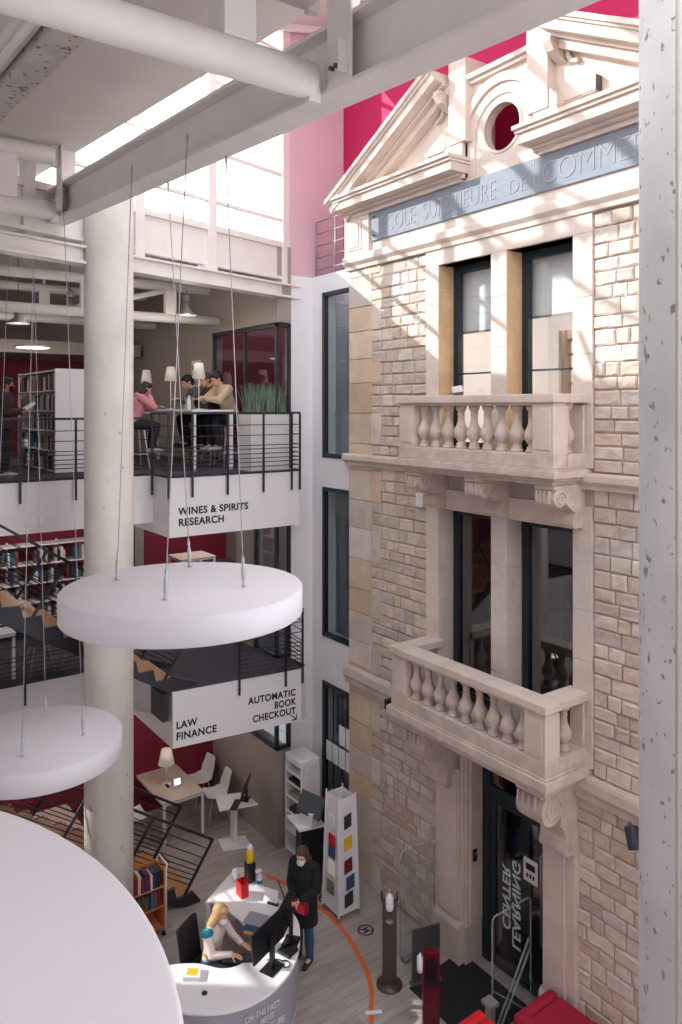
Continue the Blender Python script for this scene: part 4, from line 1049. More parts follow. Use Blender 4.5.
# posters on the upper partition
t = thing('poster', 'small framed poster on the taupe wall above the seated people', 'poster', (-4.0,-.74,8.0)); MB().box(-4.5,-4.12,-.75,-.725,7.95,8.5).build('sheet', M['paper'], t); 
mb = MB(); [mb.box(-4.46+.12*i,-4.38+.12*i,-.756,-.75,8.0+.15*j,8.1+.15*j) for i in range(3) for j in range(3)]; mb.build('print', M['taupe'], t)

lamp((-5.68,-3.59,8.6), 35)
k = 0
for (x,y,z,lb) in ((-4.0,-1.8,5.6,'added round ceiling spotlight over the middle gallery on the right'),(-3.9,-4.2,5.66,'added round ceiling spotlight over the middle gallery shelving'),(-7.0,.3,6.25,'added round ceiling spotlight in the far room of the middle gallery'),(-2.4,-1.9,2.30,'added round ceiling spotlight over the pale study table'),(-3.2,-3.9,2.34,'added round ceiling spotlight behind the lower staircase')):  # unseen spotlights added to brighten the middle and ground floors
    t = thing('added_spotlight', lb, 'lamp', (x,y,z)); MB().lathe([(0,0),(.09,0),(.09,.05),(0,.05)],(x,y,z),20).build('rim', M['white'], t); MB().lathe([(0,-.004),(.07,-.004),(.07,0),(0,0)],(x,y,z),20).build('diffuser', M['bulb'], t)
    lamp((x,y,z-.12), (18,16,40,10,10)[k]); k += 1
# ------------------------------------------------------------------ people
def rotm(yaw=0, pitch=0, roll=0): return Matrix.Rotation(yaw,3,'Z') @ Matrix.Rotation(pitch,3,'X') @ Matrix.Rotation(roll,3,'Y')
def remesh(o, vox, it=4):
    m = o.modifiers.new('surface','REMESH'); m.mode = 'VOXEL'; m.voxel_size = vox; m.use_smooth_shade = True
    s = o.modifiers.new('smooth','SMOOTH'); s.iterations = it; s.factor = .5
    return o
def hand(mb, w, d, nrm, side, curl=.35, k=1.0):
    # w wrist, d pointing direction, nrm back-of-hand normal, side +1/-1 gives the thumb side
    d = Vector(d).normalized(); nrm = Vector(nrm); nrm = (nrm - d*nrm.dot(d)).normalized(); s = d.cross(nrm)*side
    c = w + d*.045*k
    for t_ in (-.025,-.009,.009,.025): mb.cone(w + s*t_*.6 + d*.01, w + d*.085*k + s*t_, .014*k, .011*k, 8)
    for i,(t_,L) in enumerate(((.028,.068),(.010,.078),(-.009,.072),(-.026,.055))):
        p = w + d*.085*k + s*t_; dd = d.copy(); L *= k
        for j,fr in enumerate((.45,.32,.23)):
            ang = curl*(1+.5*j); dd = (dd*math.cos(ang) - nrm*math.sin(ang)).normalized(); q = p + dd*L*fr
            mb.cone(p, q, .0095-.001*j, .0088-.001*j, 7); p = q
    p = w + d*.025*k + s*.025; dd = (d*.6 + s*.75 - nrm*.25).normalized()
    for L,r in ((.035,.012),(.028,.0105),(.02,.0095)): q = p + dd*L*k; mb.cone(p,q,r,r*.92,7); dd = (dd + d*.35 - nrm*.15).normalized(); p = q
def person(name, lb, loc, rz, J, head, clothes, hair, skin='skin', mask=None, seat=False, vox=.008, k=1.0):
    t = thing(name, lb, 'person', loc, rz)
    V = lambda q: Vector(q)*k
    J = {a: V(b) for a,b in J.items()}
    pel, nk = J['pelvis'], J['neck']; sp = nk-pel; sd_ = sp.normalized()
    tilt = Matrix.Rotation(-math.atan2(sp.y, sp.z),3,'X')
    ws, hs = J.get('w', None), None
    hd = nk + rotm(*head) @ Vector((0,.025,.125))*k; HR = rotm(*head)
    def torso(mb, g, lo=0):
        for f_, r in ((0,(.150,.105,.10)),(.16,(.138,.098,.10)),(.34,(.125,.092,.10)),(.52,(.138,.10,.11)),(.70,(.15,.105,.12)),(.82,(.145,.092,.09))):
            if f_ >= lo: mb.ell(pel + sp*f_, [(q+g)*k for q in r], 16, 10, tilt)
        for s in 'LR': mb.cone(pel+sp*.86, J['sh'+s], (.06+g)*k, (.052+g)*k)
    def arm(mb, s, g, end=1.0):
        a,b,c = J['sh'+s], J['el'+s], J['wr'+s]
        mb.cone(a, b, (.050+g)*k, (.038+g)*k)
        c2 = b + (c-b)*end; mb.cone(b, c2, (.038+g)*k, (.026+g)*k)
    def leg(mb, s, g, end=1.0):
        a,b,c = J['hip'+s], J['kn'+s], J['an'+s]
        mb.cone(a, b, (.085+g)*k, (.055+g)*k); mb.cone(b, b+(c-b)*.4, (.052+g)*k, (.056+g)*k); mb.cone(b+(c-b)*.4, b+(c-b)*end, (.056+g)*k, (.038+g*.8)*k)
    # body
    mb = MB(); torso(mb, 0)
    for s in 'LR':
        arm(mb, s, 0); leg(mb, s, 0)
        an = J['an'+s]; ft_ = J.get('to'+s, None); ft_ = ft_ if ft_ is not None else an + Vector((0,.15,-.045))*k
        mb.cone(an, ft_, .036*k, .026*k)
        d = (J['wr'+s]-J['el'+s]); hdv = J.get('hd'+s); 
        d = hdv if hdv is not None else d
        hand(mb, J['wr'+s], d, J.get('hn'+s, Vector((0,0,1))), 1 if s == 'R' else -1, J['curl'].x if 'curl' in J else .35, k)
    mb.cone(pel+sp*.9, hd+HR@Vector((0,-.02,-.05))*k, .052*k, .05*k)
    mb.ell(hd+HR@Vector((0,-.01,.02))*k, (.074*k,.092*k,.095*k), 18, 12, HR)
    mb.ell(hd+HR@Vector((0,.025,-.045))*k, (.056*k,.062*k,.065*k), 14, 10, HR)
    mb.ell(hd+HR@Vector((0,.06,-.085))*k, (.025*k,.02*k,.018*k), 10, 8, HR)
    mb.cone(hd+HR@Vector((0,.082,.012))*k, hd+HR@Vector((0,.104,-.022))*k, .008*k, .013*k, 8)
    mb.ell(hd+HR@Vector((0,.084,-.053))*k, (.022*k,.010*k,.009*k), 10, 6, HR)
    for s in (-1,1): mb.ell(hd+HR@Vector((s*.076,-.005,-.005))*k, (.010*k,.018*k,.030*k), 8, 6, HR); mb.ell(hd+HR@Vector((s*.032,.072,.034))*k,(.022*k,.014*k,.008*k),8,6,HR)
    b = remesh(mb.build('body', M[skin], t, local=True), vox, 3)
    for s in (-1,1): MB().ell(hd+HR@Vector((s*.030,.080,.014))*k, (.012*k,.007*k,.007*k),10,6,HR).build('eye', M['darkhair'], t, local=True)
    # clothes
    for c in clothes:
        kind, m_ = c[0], c[1]; opt = c[2] if len(c) > 2 else {}
        mb = MB(); g = opt.get('g', .014)
        if kind == 'top':
            torso(mb, g)
            for s in 'LR': arm(mb, s, g, opt.get('sleeve', .92))
            if opt.get('collar'): mb.cone(pel+sp*.9, pel+sp*1.0, (.062+g)*k, (.056+g)*k)
            if opt.get('hood'): mb.ell(pel+sp*.98+Vector((0,-.07,.0))*k, (.11*k,.06*k,.06*k))
            if opt.get('skirt'):
                z = opt['skirt']
                for q in range(8):
                    f_ = q/7; mb.ell(pel + Vector((0,0,.06-f_*(z+.06)))*k, ((.195+.015*f_)*k,(.145+.02*f_)*k,.08*k))
        elif kind == 'trousers':
            mb.ell(pel, [(q+g)*k for q in (.155,.11,.10)], 16, 10)
            for s in 'LR': leg(mb, s, g, opt.get('len', .97))
        elif kind == 'shoes':
            for s in 'LR':
                an = J['an'+s]; ft_ = J.get('to'+s, None); ft_ = ft_ if ft_ is not None else an + Vector((0,.15,-.045))*k
                m1 = MB(); m1.cone(an+Vector((0,-.02,-.025))*k, ft_, .043*k, .035*k); m1.ell(ft_, (.042*k,.06*k,.03*k))
                remesh(m1.build('shoe', M[m_], t, local=True), .009, 3)
            continue
        elif kind == 'patch':
            for (p_, r_) in opt['e']: mb.ell(V(p_), [q*k for q in r_], 16, 10)
        o = mb.build(opt.get('name', {'top':'jacket','trousers':'trousers','patch':'stripe'}[kind]), M[m_], t, local=True); remesh(o, .011, opt.get('sm', 5))
        if opt.get('label'): o['label'] = opt['label']
    # hair
    mb = MB(); hk = hair.get('len', 0)
    mb.ell(hd+HR@Vector((0,-.024,.032))*k, (.084*k,.098*k,.098*k), 18, 12, HR)
    mb.ell(hd+HR@Vector((0,.03,.085))*k, (.066*k,.055*k,.035*k), 14, 8, HR)
    if hk:
        for s in (-1,1):
            for q in range(4): mb.ell(hd+HR@Vector((s*(.070+.006*q),-.02-.008*q,-.02-hk*q/4))*k, (.028*k,.05*k,.05*k), 10, 8, HR)
        for q in range(5): mb.ell(hd+HR@Vector((0,-.075-.004*q,-.01-hk*q/4))*k, (.075*k,.035*k,.055*k), 14, 8, HR)
    elif not hair.get('bald'): mb.ell(hd+HR@Vector((0,-.05,-.01))*k, (.074*k,.06*k,.08*k), 14, 8, HR)
    if not hair.get('bald'): remesh(mb.build('hair', M[hair['m']], t, local=True), .008, 2)
    if mask:
        mb = MB(); mb.ell(hd+HR@Vector((0,.056,-.048))*k, (.060*k,.062*k,.052*k), 18, 12, HR)
        o = remesh(mb.build('face_mask', M[mask], t, local=True), .007, 2)
        ml = MB()
        for s in (-1,1): ml.tube([hd+HR@Vector((s*.056,.05,-.03))*k, hd+HR@Vector((s*.080,.01,-.01))*k, hd+HR@Vector((s*.084,-.012,.01))*k],.003,6)
        ml.build('ear_loop', M[mask], o, local=True)
    return t
v_ = lambda *a: Vector(a)
# standing visitor
person('person','person standing at the desk in black coat, blue jeans and pale face mask',(1.36,-1.77,0),PI+.45,
  dict(pelvis=(0,0,.90),neck=(0,.02,1.42),shL=(-.165,0,1.37),shR=(.165,0,1.37),elL=(-.21,.02,1.10),elR=(.21,.02,1.10),wrL=(-.07,.20,1.0),wrR=(.06,.20,.98),
       hipL=(-.085,0,.87),hipR=(.085,0,.87),knL=(-.09,.03,.48),knR=(.10,.01,.48),anL=(-.09,0,.08),anR=(.11,-.02,.08),hdL=(.8,.4,-.2),hdR=(-.8,.4,-.2),curl=(.5,0,0)),
  (.1,-.25), [('trousers','jeans'),('top','redtop',dict(g=.008,collar=True,name='sweater')),('top','coat',dict(g=.034,skirt=.30,name='coat')),('shoes','shoe'),('patch','redtop',dict(name='scarf',e=[((0,.085,1.36),(.045,.04,.07))]))],
  dict(m='brown',len=.07), mask='mask',k=.96)
HB = (-.03,-.13,-.03)
t = thing('handbag', 'dark brown and red handbag held by the standing person in the black coat','handbag',(1.42,-1.80,.80))
MB().obox((1.47,-1.94,.88),(.13,.06,0),(-.018,.04,0),(.0,0,.08)).build('bag_body', M['redtop'], t, bevel=.02); MB().obox((1.55,-1.955,.88),(.05,.023,0),(.005,-.01,0),(0,0,.055)).build('flap', M['redbag'], t, bevel=.005)
MB().tube([(1.37,-1.96,.95),(1.33,-1.92,1.12),(1.27,-1.86,1.30),(1.26,-1.77,1.36)],.009,8).build('strap', M['blackmat'], t)
# seated receptionist
person('person','seated person with blond hair and white mask typing behind the curved desk',(1.27,-3.12,0),-1.05,
  dict(pelvis=(0,0,.54),neck=(0,.07,1.04),shL=(-.165,.05,.98),shR=(.165,.05,.98),elL=(-.22,.16,.78),elR=(.22,.16,.78),wrL=(-.10,.38,.80),wrR=(.12,.38,.80),
       hipL=(-.085,.02,.52),hipR=(.085,.02,.52),knL=(-.10,.42,.50),knR=(.10,.42,.50),anL=(-.1,.36,.09),anR=(.1,.40,.09),hdL=(.15,1,-.05),hdR=(-.15,1,-.05),curl=(.2,0,0)),
  (.1,-.35), [('trousers','darkjeans'),('top','whitetop',dict(g=.014,name='sweater',sleeve=.95)),
   ('patch','teal',dict(name='shoulder_stripe',label='teal knitted shoulder panel',e=[((.155,.05,.99),(.085,.08,.055)),((-.155,.05,.99),(.085,.08,.055))])),
   ('patch','mustard',dict(name='waist_stripe',label='mustard knitted stripe',e=[((0,.02,.68),(.156,.122,.045))])),('patch','teal',dict(name='waist_stripe',label='teal knitted stripe',e=[((0,.012,.60),(.165,.128,.045))])),('shoes','shoe')],
  dict(m='blond',len=.17), mask='maskw')
# woman in pink at the bar table, facing +y
ST = dict(pelvis=(0,0,.80),neck=(0,.14,1.28),shL=(-.16,.11,1.22),shR=(.16,.11,1.22),elL=(-.2,.26,1.04),elR=(.2,.26,1.04),wrL=(-.08,.42,1.07),wrR=(.1,.42,1.07),
       hipL=(-.085,.02,.78),hipR=(.085,.02,.78),knL=(-.1,.38,.74),knR=(.1,.38,.74),anL=(-.1,.30,.34),anR=(.1,.30,.34))
def st(**k):
    d = dict(ST); d.update(k); return d
person('person','person in a pink hoodie with dark hair sitting at left of the bar table',(-2.80,-2.62,6.48),-.15,
  st(wrR=(.08,.26,1.26),elR=(.2,.30,1.06),hdR=(0,-.1,1),shL=(-.15,.11,1.20)),(0,-.45),[('trousers','darkjeans'),('top','pinkhood',dict(g=.024,hood=True,name='hoodie')),('shoes','shoew')],dict(m='darkhair',len=.10))
person('person','person in a beige sweater with short dark hair leaning on the bar table',(-2.15,-1.05,6.48),PI+.1,
  st(neck=(0,.2,1.27),shL=(-.17,.17,1.21),shR=(.17,.17,1.21),elL=(-.22,.36,1.04),elR=(.22,.36,1.04),wrL=(-.04,.5,1.07),wrR=(.06,.5,1.07)),(0,-.5),[('trousers','darkjeans'),('top','beige',dict(g=.022,name='sweater')),('shoes','shoew')],dict(m='darkhair'),k=1.14)
person('person','person with short dark hair in a grey jumper at the middle of the bar table',(-3.35,-1.02,6.48),PI-.1,
  st(neck=(0,.2,1.25)),(0,-.5),[('trousers','darkjeans'),('top','greytop',dict(g=.02,name='jumper')),('shoes','shoe')],dict(m='darkhair'),k=1.14)
person('person','person in a brown jacket between the grey jumper and beige sweater',(-2.72,-1.03,6.48),PI,
  st(neck=(0,.16,1.28)),(0,-.3),[('trousers','darkjeans'),('top','brownjac',dict(g=.02,name='jacket')),('shoes','shoe')],dict(m='brown'),k=1.12)
# masked person at left on the upper gallery, in profile to the right (+y)
person('person','masked person in dark brown jacket reading at the left of the upper gallery',(-2.24,-4.84,6.48),-.35,
  dict(pelvis=(0,0,.86),neck=(0,.02,1.38),shL=(-.175,0,1.33),shR=(.175,0,1.33),elL=(-.20,.05,1.06),elR=(.20,.05,1.06),wrL=(-.08,.26,1.08),wrR=(.08,.26,1.06),
       hipL=(-.085,0,.84),hipR=(.085,0,.84),knL=(-.09,.03,.46),knR=(.10,.01,.46),anL=(-.09,0,.08),anR=(.11,-.02,.08),hdL=(0,1,.2),hdR=(0,1,.2),curl=(.4,0,0)),
  (0,-.1),[('trousers','darkjeans'),('top','brownjac',dict(g=.024,name='jacket',skirt=.06)),('shoes','shoew')],dict(m='darkhair',bald=False),skin='skin2',mask='blackmat',k=.93)
t = thing('open_book','white open book in the hands of the masked person','book',(-2.12,-4.36,7.55))
MB().obox((-2.17,-4.50,7.56),(.10,0,.0),(0,.07,.05),(0,-.008,.012)).build('pages', M['paper'], t); MB().obox((-2.17,-4.495,7.546),(.105,0,0),(0,.073,.052),(0,-.002,.003)).build('cover', M['paper'], t)

# ------------------------------------------------------------------ reception desk
def smooth_path(P, n=6):
    out = []
    for i in range(len(P)-1):
        p0 = Vector(P[max(i-1,0)]); p1 = Vector(P[i]); p2 = Vector(P[i+1]); p3 = Vector(P[min(i+2,len(P)-1)])
        for k in range(n):
            u = k/n; out.append(.5*((2*p1)+(p2-p0)*u+(2*p0-5*p1+4*p2-p3)*u*u+(3*p1-p0-3*p2+p3)*u**3))
    out.append(Vector(P[-1])); return out
outer = smooth_path([(.62,-2.0),(1.10,-1.96),(1.56,-2.0),(1.98,-2.25),(2.28,-2.58),(2.43,-3.02),(2.36,-3.48),(2.05,-3.9),(1.55,-4.2)])
inner = smooth_path([(1.30,-4.15),(1.30,-3.75),(1.48,-3.42),(1.74,-3.2),(1.80,-2.95),(1.62,-2.72),(1.2,-2.62),(.8,-2.66)])
poly = [(.46,-2.79),(.03,-2.12),(.12,-2.0)] + [tuple(p) for p in outer] + [tuple(p) for p in inner]
t = thing('reception_desk','large curved white reception desk with lilac grey front','desk',(1.6,-2.9,0))
MB().prism([(p[0],p[1]) for p in poly],'z',.715,.75).build('desktop', M['white'], t, bevel=.006)
def wall_strip(path, z0, z1, th):
    mb = MB(); n_ = len(path); L_ = []
    for i in range(n_):
        d = (Vector(path[min(i+1,n_-1)])-Vector(path[max(i-1,0)])).normalized(); nn = Vector((-d.y,d.x)); p = Vector(path[i]); L_.append((p, p-nn*th))
    vs = []
    for p,q in L_: vs += [(p.x,p.y,z0),(q.x,q.y,z0),(q.x,q.y,z1),(p.x,p.y,z1)]
    fs = []
    for i in range(n_-1):
        a = i*4; b_ = a+4
        for k in range(4): fs.append((a+k,b_+k,b_+(k+1)%4,a+(k+1)%4))
    fs += [(0,1,2,3),((n_-1)*4+3,(n_-1)*4+2,(n_-1)*4+1,(n_-1)*4)]
    mb.add(vs, fs, None, False); return mb
ins = []
for i in range(len(outer)):
    d = (outer[min(i+1,len(outer)-1)]-outer[max(i-1,0)]).normalized(); ins.append(outer[i]+Vector((d.y,-d.x))*.03)
wall_strip(ins, .03, .712, .03).build('front_panel', M['deskgrey'], t)
wall_strip(ins, 0, .03, .05).build('plinth', M['white'], t)
MB().box(.42,.48,-2.8,-2.74,0,.715).build('leg', M['white'], t); MB().prism([(.44,-2.76),(.05,-2.14),(.08,-2.12),(.48,-2.74)],'z',.45,.715).build('modesty_panel', M['white'], t)
MB().box(.06,.11,-2.16,-2.11,0,.715).build('leg', M['white'], t); MB().box(1.33,1.38,-4.1,-3.7,0,.715).build('end_panel', M['white'], t)
# lettering on the desk front follows one facet of the curve
ta, tb = Vector((2.435,-3.27,0)), Vector((2.425,-2.72,0)); rd = (tb-ta).normalized()
text_obj('OM THE PAST', .105, M['textl'], t, ta + Vector((0,0,.555)), rd, (0,0,1), width=.46, offset=.002)
text_obj('MENT', .105, M['textl'], t, ta + rd*.20 + Vector((0,0,.45)), rd, (0,0,1), width=.19, offset=.002)
text_obj('UTURE', .105, M['textl'], t, ta + rd*.30 + Vector((0,0,.345)), rd, (0,0,1), width=.23, offset=.002)
# things on the desk
def monitor(lb, c, ang, w=.27, h=.16, base=(0,0)):
    t = thing('monitor', lb, 'monitor', (c[0],c[1],.75), ang)
    MB().obox((0,0,.36),(w,0,0),(0,.014,0),(0,.02,h)).build('screen_housing', M['darkpl'], t, local=True, bevel=.006)
    MB().obox((0,.0155,.362),(w-.012,0,0),(0,.001,0),(0,.02,h-.012)).build('screen', M['screen'], t, local=True)
    MB().box(-.035,.035,-.09,-.05,.01,.42).build('stand', M['darkpl'], t, local=True, bevel=.006); MB().box(-.03,.03,-.06,0,.34,.40).build('mount', M['darkpl'], t, local=True)
    MB().box(-.13,.13,-.17,.03,0,.012).build('base', M['darkpl'], t, local=True, bevel=.004)
    return t
monitor('black monitor seen from behind in front of the seated person', (2.03,-2.74), 1.97, .30, .17)
monitor('narrow black monitor turned edge-on beside the standing person', (1.80,-2.34), 2.25, .2, .17)
t = thing('keyboard','black keyboard under the hands of the seated person','keyboard',(1.72,-2.98,.75),1.0); MB().box(-.19,.19,-.065,.065,.002,.02).build('case', M['darkpl'], t, local=True, bevel=.004)
mb = MB(); [mb.box(-.18+.03*i,-.155+.03*i,-.055+.03*j,-.03+.03*j,.02,.025) for i in range(12) for j in range(4)]; mb.build('keys', M['anth'], t, local=True)
tag(MB().tube([(2.14+.06*math.cos(a*.5),-2.55+.05*math.sin(a*.5),.757+.002*a/4) for a in range(20)]+[(2.0,-2.6,.76),(1.95,-2.7,.76)],.006,6).build('coiled_cable', M['darkpl']), 'black coiled cable on the desk beside the monitor base', 'cable')
t = thing('red_paper_bag','red paper gift bag with twisted handles on the desk','bag',(.66,-2.35,.75))
mb = MB(); mb.prism([(.58,-2.40),(.74,-2.40),(.74,-2.29),(.58,-2.29)],'z',.752,.756); 
mb.box(.58,.74,-2.402,-2.396,.756,.95); mb.box(.58,.74,-2.294,-2.288,.756,.95); mb.box(.578,.584,-2.396,-2.294,.756,.95); mb.box(.736,.742,-2.396,-2.294,.756,.95); mb.build('bag_body', M['redbag'], t)
for yy in (-2.40,-2.29): MB().tube([(.62,yy,.94),(.625,yy,1.03),(.66,yy,1.06),(.695,yy,1.03),(.70,yy,.94)],.005,6).build('handle', M['redbag'], t)
tag(t, 'red paper gift bag with twisted handles on the desk')
t = thing('gel_dispenser','black dispenser with yellow gel bottle on the back of the desk','dispenser',(.42,-2.10,.75))
MB().box(.36,.50,-2.16,-2.04,.75,1.02).build('body', M['darkpl'], t, bevel=.012); MB().lathe([(0,0),(.055,0),(.06,.03),(.06,.16),(.04,.19),(0,.19)],(.43,-2.1,1.02),20).build('yellow_bottle', M['yellow'], t); MB().lathe([(.045,.185),(.05,.2),(.03,.25),(0,.25)],(.43,-2.1,1.02),20).build('cap', M['clear'], t)
t = thing('spray_bottle','clear spray bottle with blue label beside the yellow gel dispenser','bottle',(.60,-2.03,.75))
MB().lathe([(0,0),(.04,0),(.042,.12),(.015,.17),(.012,.2),(0,.2)],(.60,-2.04,.752),18).build('body', M['clear'], t); MB().box(.575,.625,-2.10,-2.02,.94,.975).build('trigger_head', M['white'], t, bevel=.006); MB().lathe([(.0425,.03),(.0432,.03),(.0432,.08),(.0425,.08)],(.60,-2.04,.752),18).build('label', M['teal'], t)
t = thing('glass_tumbler','clear tumbler behind the red bag on the desk','glass',(.35,-2.35,.75)); MB().lathe([(0,0),(.035,0),(.04,.16),(.037,.16),(.033,.01),(0,.01)],(.32,-2.28,.752),18).build('glass', M['clear'], t); MB().lathe([(.041,.15),(.0425,.15),(.0425,.16),(.041,.16)],(.32,-2.28,.752),18).build('rim', M['clear'], t)
tag(MB().prism([(1.02,-2.42),(1.38,-2.18),(1.52,-2.38),(1.16,-2.62)],'z',.751,.757).build('newspaper', M['deskgrey']), 'grey printed newspaper spread on the desk near the monitors', 'newspaper')
t = thing('magazine','blue and yellow magazine in front of the newspaper on desk','magazine',(1.3,-2.5,.757)); MB().prism([(1.22,-2.60),(1.46,-2.44),(1.56,-2.56),(1.32,-2.72)],'z',.758,.766).build('cover', M['jeans'], t); MB().prism([(1.33,-2.67),(1.5,-2.55),(1.54,-2.60),(1.36,-2.72)],'z',.766,.768).build('picture', M['mustard'], t)
t = thing('desk_sign','white folded sign on a black foot at the desk edge','sign',(1.05,-2.1,.75)); MB().obox((1.02,-2.1,.83),(.09,.05,0),(.0,.004,.0),(-.02,.03,.08)).build('card', M['paper'], t); MB().prism([(1.0,-2.12),(1.14,-2.04),(1.16,-2.08),(1.02,-2.16)],'z',.751,.775).build('foot', M['darkpl'], t)
t = thing('gooseneck_microphone','thin black gooseneck arm curving over the desk edge','microphone',(1.45,-2.15,.75)); MB().tube([(1.5,-2.12,.76),(1.48,-2.13,.92),(1.38,-2.12,1.05),(1.2,-2.1,1.15)],.009,8).build('arm', M['darkpl'], t); MB().lathe([(0,0),(.05,0),(.045,.03),(0,.03)],(1.5,-2.12,.75),16).build('foot', M['darkpl'], t)
t = thing('telephone','black telephone at the right edge of the desk below the standing person','telephone',(2.0,-2.36,.75)); MB().obox((1.98,-2.42,.78),(.09,.03,0),(-.03,.09,0),(0,-.005,.025)).build('base', M['darkpl'], t, bevel=.008); MB().tube([(1.92,-2.47,.82),(1.92,-2.42,.83),(1.93,-2.34,.82)],.02,8).build('handset', M['darkpl'], t)
t = thing('book','white book with orange picture lying at the near left of the desk','book',(1.62,-3.52,.75)); MB().prism([(1.5,-3.58),(1.62,-3.42),(1.78,-3.52),(1.66,-3.68)],'z',.752,.80).build('cover', M['paper'], t); MB().prism([(1.56,-3.57),(1.64,-3.47),(1.73,-3.53),(1.65,-3.63)],'z',.80,.802).build('picture', M['yellow'], t)
tag(MB().lathe([(0,0),(.035,0),(.03,.015),(0,.018)],(1.98,-3.55,.751),20).build('cable_grommet', M['darkpl']), 'small round black cable grommet on the near desktop', 'grommet')
# office chair
t = thing('office_chair','black high backed office chair behind the blond person','chair',(1.22,-3.18,0),-1.05)
MB().box(-.24,.24,-.22,.24,.40,.47).build('seat', M['blackmat'], t, local=True, bevel=.03); MB().obox((0,-.25,.70),(.20,0,0),(0,.03,0),(0,-.04,.25)).build('backrest', M['blackmat'], t, local=True, bevel=.03)
MB().tube([(0,0,.07),(0,0,.4)],.03,12).build('gas_lift', M['darkpl'], t, local=True)
for k in range(5):
    a = 2*PI*k/5; MB().tube([(0,0,.09),(.28*math.cos(a),.28*math.sin(a),.06)],.018,8).build('foot', M['darkpl'], t, local=True); MB().ell((.28*math.cos(a),.28*math.sin(a),.03),.03,10,6).build('castor', M['darkpl'], t, local=True)

# ------------------------------------------------------------------ pedestal table with computer
t = thing('pedestal_table','white pedestal table carrying a black computer by the taupe wall','table',(-1.75,-1.2,0))
MB().prism([(-1.98,-1.45),(-1.50,-1.62),(-1.30,-.98),(-1.80,-.98)],'z',.75,.78).build('tabletop', M['white'], t, bevel=.006)
MB().box(-1.80,-1.68,-1.26,-1.18,.02,.75).build('column', M['white'], t, bevel=.006); MB().prism([(-1.95,-1.42),(-1.60,-1.5),(-1.42,-1.05),(-1.78,-.98)],'z',0,.025).build('foot_plate', M['white'], t, bevel=.004)
t = thing('computer','black flat computer on the white pedestal table','computer',(-1.6,-1.15,.78),-.75+PI)
MB().obox((0,-.08,.22),(.2,0,0),(0,.012,0),(0,-.04,.15)).build('screen_housing', M['darkpl'], t, local=True, bevel=.004); MB().obox((0,-.066,.221),(.185,0,0),(0,.001,0),(0,-.04,.135)).build('screen', M['screen'], t, local=True)
MB().box(-.08,.08,-.14,-.02,0,.02).build('base', M['darkpl'], t, local=True); MB().box(-.03,.03,-.11,-.08,.02,.16).build('stand', M['darkpl'], t, local=True); 
t = thing('keyboard','black keyboard before the computer on the pedestal table','keyboard',(-1.48,-1.32,.78),-.75+PI); MB().box(-.17,.17,-.06,.06,.002,.018).build('case', M['darkpl'], t, local=True, bevel=.003); MB().box(-.16,.16,-.05,.05,.018,.022).build('keys', M['anth'], t, local=True)
# ------------------------------------------------------------------ white magazine cabinet, terminal, brochure rack
t = thing('shelf_cabinet','white open shelf cabinet with papers beside the white pier','cabinet',(-.72,-.2,0))
x0,x1,y0,y1 = -1.02,-.52,-.62,-.25
MB().box(x0,x0+.02,y0,y1,0,1.55).build('side_panel', M['white'], t); MB().box(x1-.02,x1,y0,y1,0,1.55).build('side_panel', M['white'], t); MB().box(x0+.02,x1-.02,y1-.02,y1,0,1.55).build('back_panel', M['white'], t)
for z_ in (.05,.38,.7,.95,1.2,1.38): MB().box(x0+.02,x1-.02,y0,y1-.02,z_,z_+.02).build('shelf', M['white'], t)
MB().box(x0,x1,y0,y1,1.55,1.68).build('top_box', M['white'], t, bevel=.02); MB().obox((x1+.1,y0+.02,1.2),(.13,-.05,0),(.003,.008,0),(0,0,.45)).build('door', M['white'], t)
for (a,b,c_,m_,l_) in ((-.95,-.58,1.22,'anth','dark stack of papers on the upper shelf of the white cabinet'),(-.95,-.6,.97,'taupe','brown stack of papers on the middle shelf of the white cabinet'),(-.92,-.62,.72,'anth','dark stack of papers on the lower shelf of the white cabinet')):
    tag(MB().box(a,b,-.6,-.32,c_,c_+.035).obox(((a+b)/2,-.48,c_+.05),(.15,.03,0),(-.02,.11,0),(0,0,.012)).build('paper_stack', M[m_]), l_, 'papers')
t = thing('terminal','black book checkout terminal with tilted screen by the brochure rack','terminal',(-.1,-.8,0))
MB().prism([(-.2,-.93),(.06,-.98),(.14,-.62),(-.12,-.56)],'z',0,.93).build('pedestal', M['darkpl'], t, bevel=.01); MB().prism([(-.42,-.96),(.08,-1.04),(.18,-.62),(-.2,-.54)],'z',.93,.97).build('shelf', M['white'], t, bevel=.006)
MB().obox((.04,-.82,1.08),(.12,.02,0),(-.02,.07,0),(0,0,.11)).build('printer', M['white'], t, bevel=.01)
MB().obox((.02,-.78,1.26),(.18,.105,-.04),(-.07,.11,.105),(.006,-.008,.014)).build('screen_housing', M['darkpl'], t, bevel=.006)
MB().obox((.03,-.792,1.277),(.16,.093,-.036),(-.061,.096,.091),(.0006,-.0008,.0014)).build('screen', M['anth'], t)
t = thing('brochure_rack','tall tapered white brochure rack on castors with leaflets','rack',(.78,-.77,0))
def P3(u, v, z): # u along x, v along y, tapering with height
    k_ = 1-.22*z/1.8; return (.80+u*.20*k_, -.76+v*.18*k_, z)
for (ua,va,ub,vb,nm) in ((-1,-1,1,-1,'front_panel'),(1,-1,1,1,'side_panel'),(1,1,-1,1,'back_panel'),(-1,1,-1,-1,'side_panel')):
    mb = MB(); a,b,c,d = P3(ua,va,.08),P3(ub,vb,.08),P3(ub,vb,1.76),P3(ua,va,1.76); vs = [a,b,c,d]; q_ = .94
    vs += [((p[0]-.80)*q_+.80,(p[1]+.76)*q_-.76,p[2]) for p in vs]
    mb.add(vs,[(0,1,2,3),(7,6,5,4),(0,4,5,1),(1,5,6,2),(2,6,7,3),(3,7,4,0)]); mb.build(nm, M['white'], t)
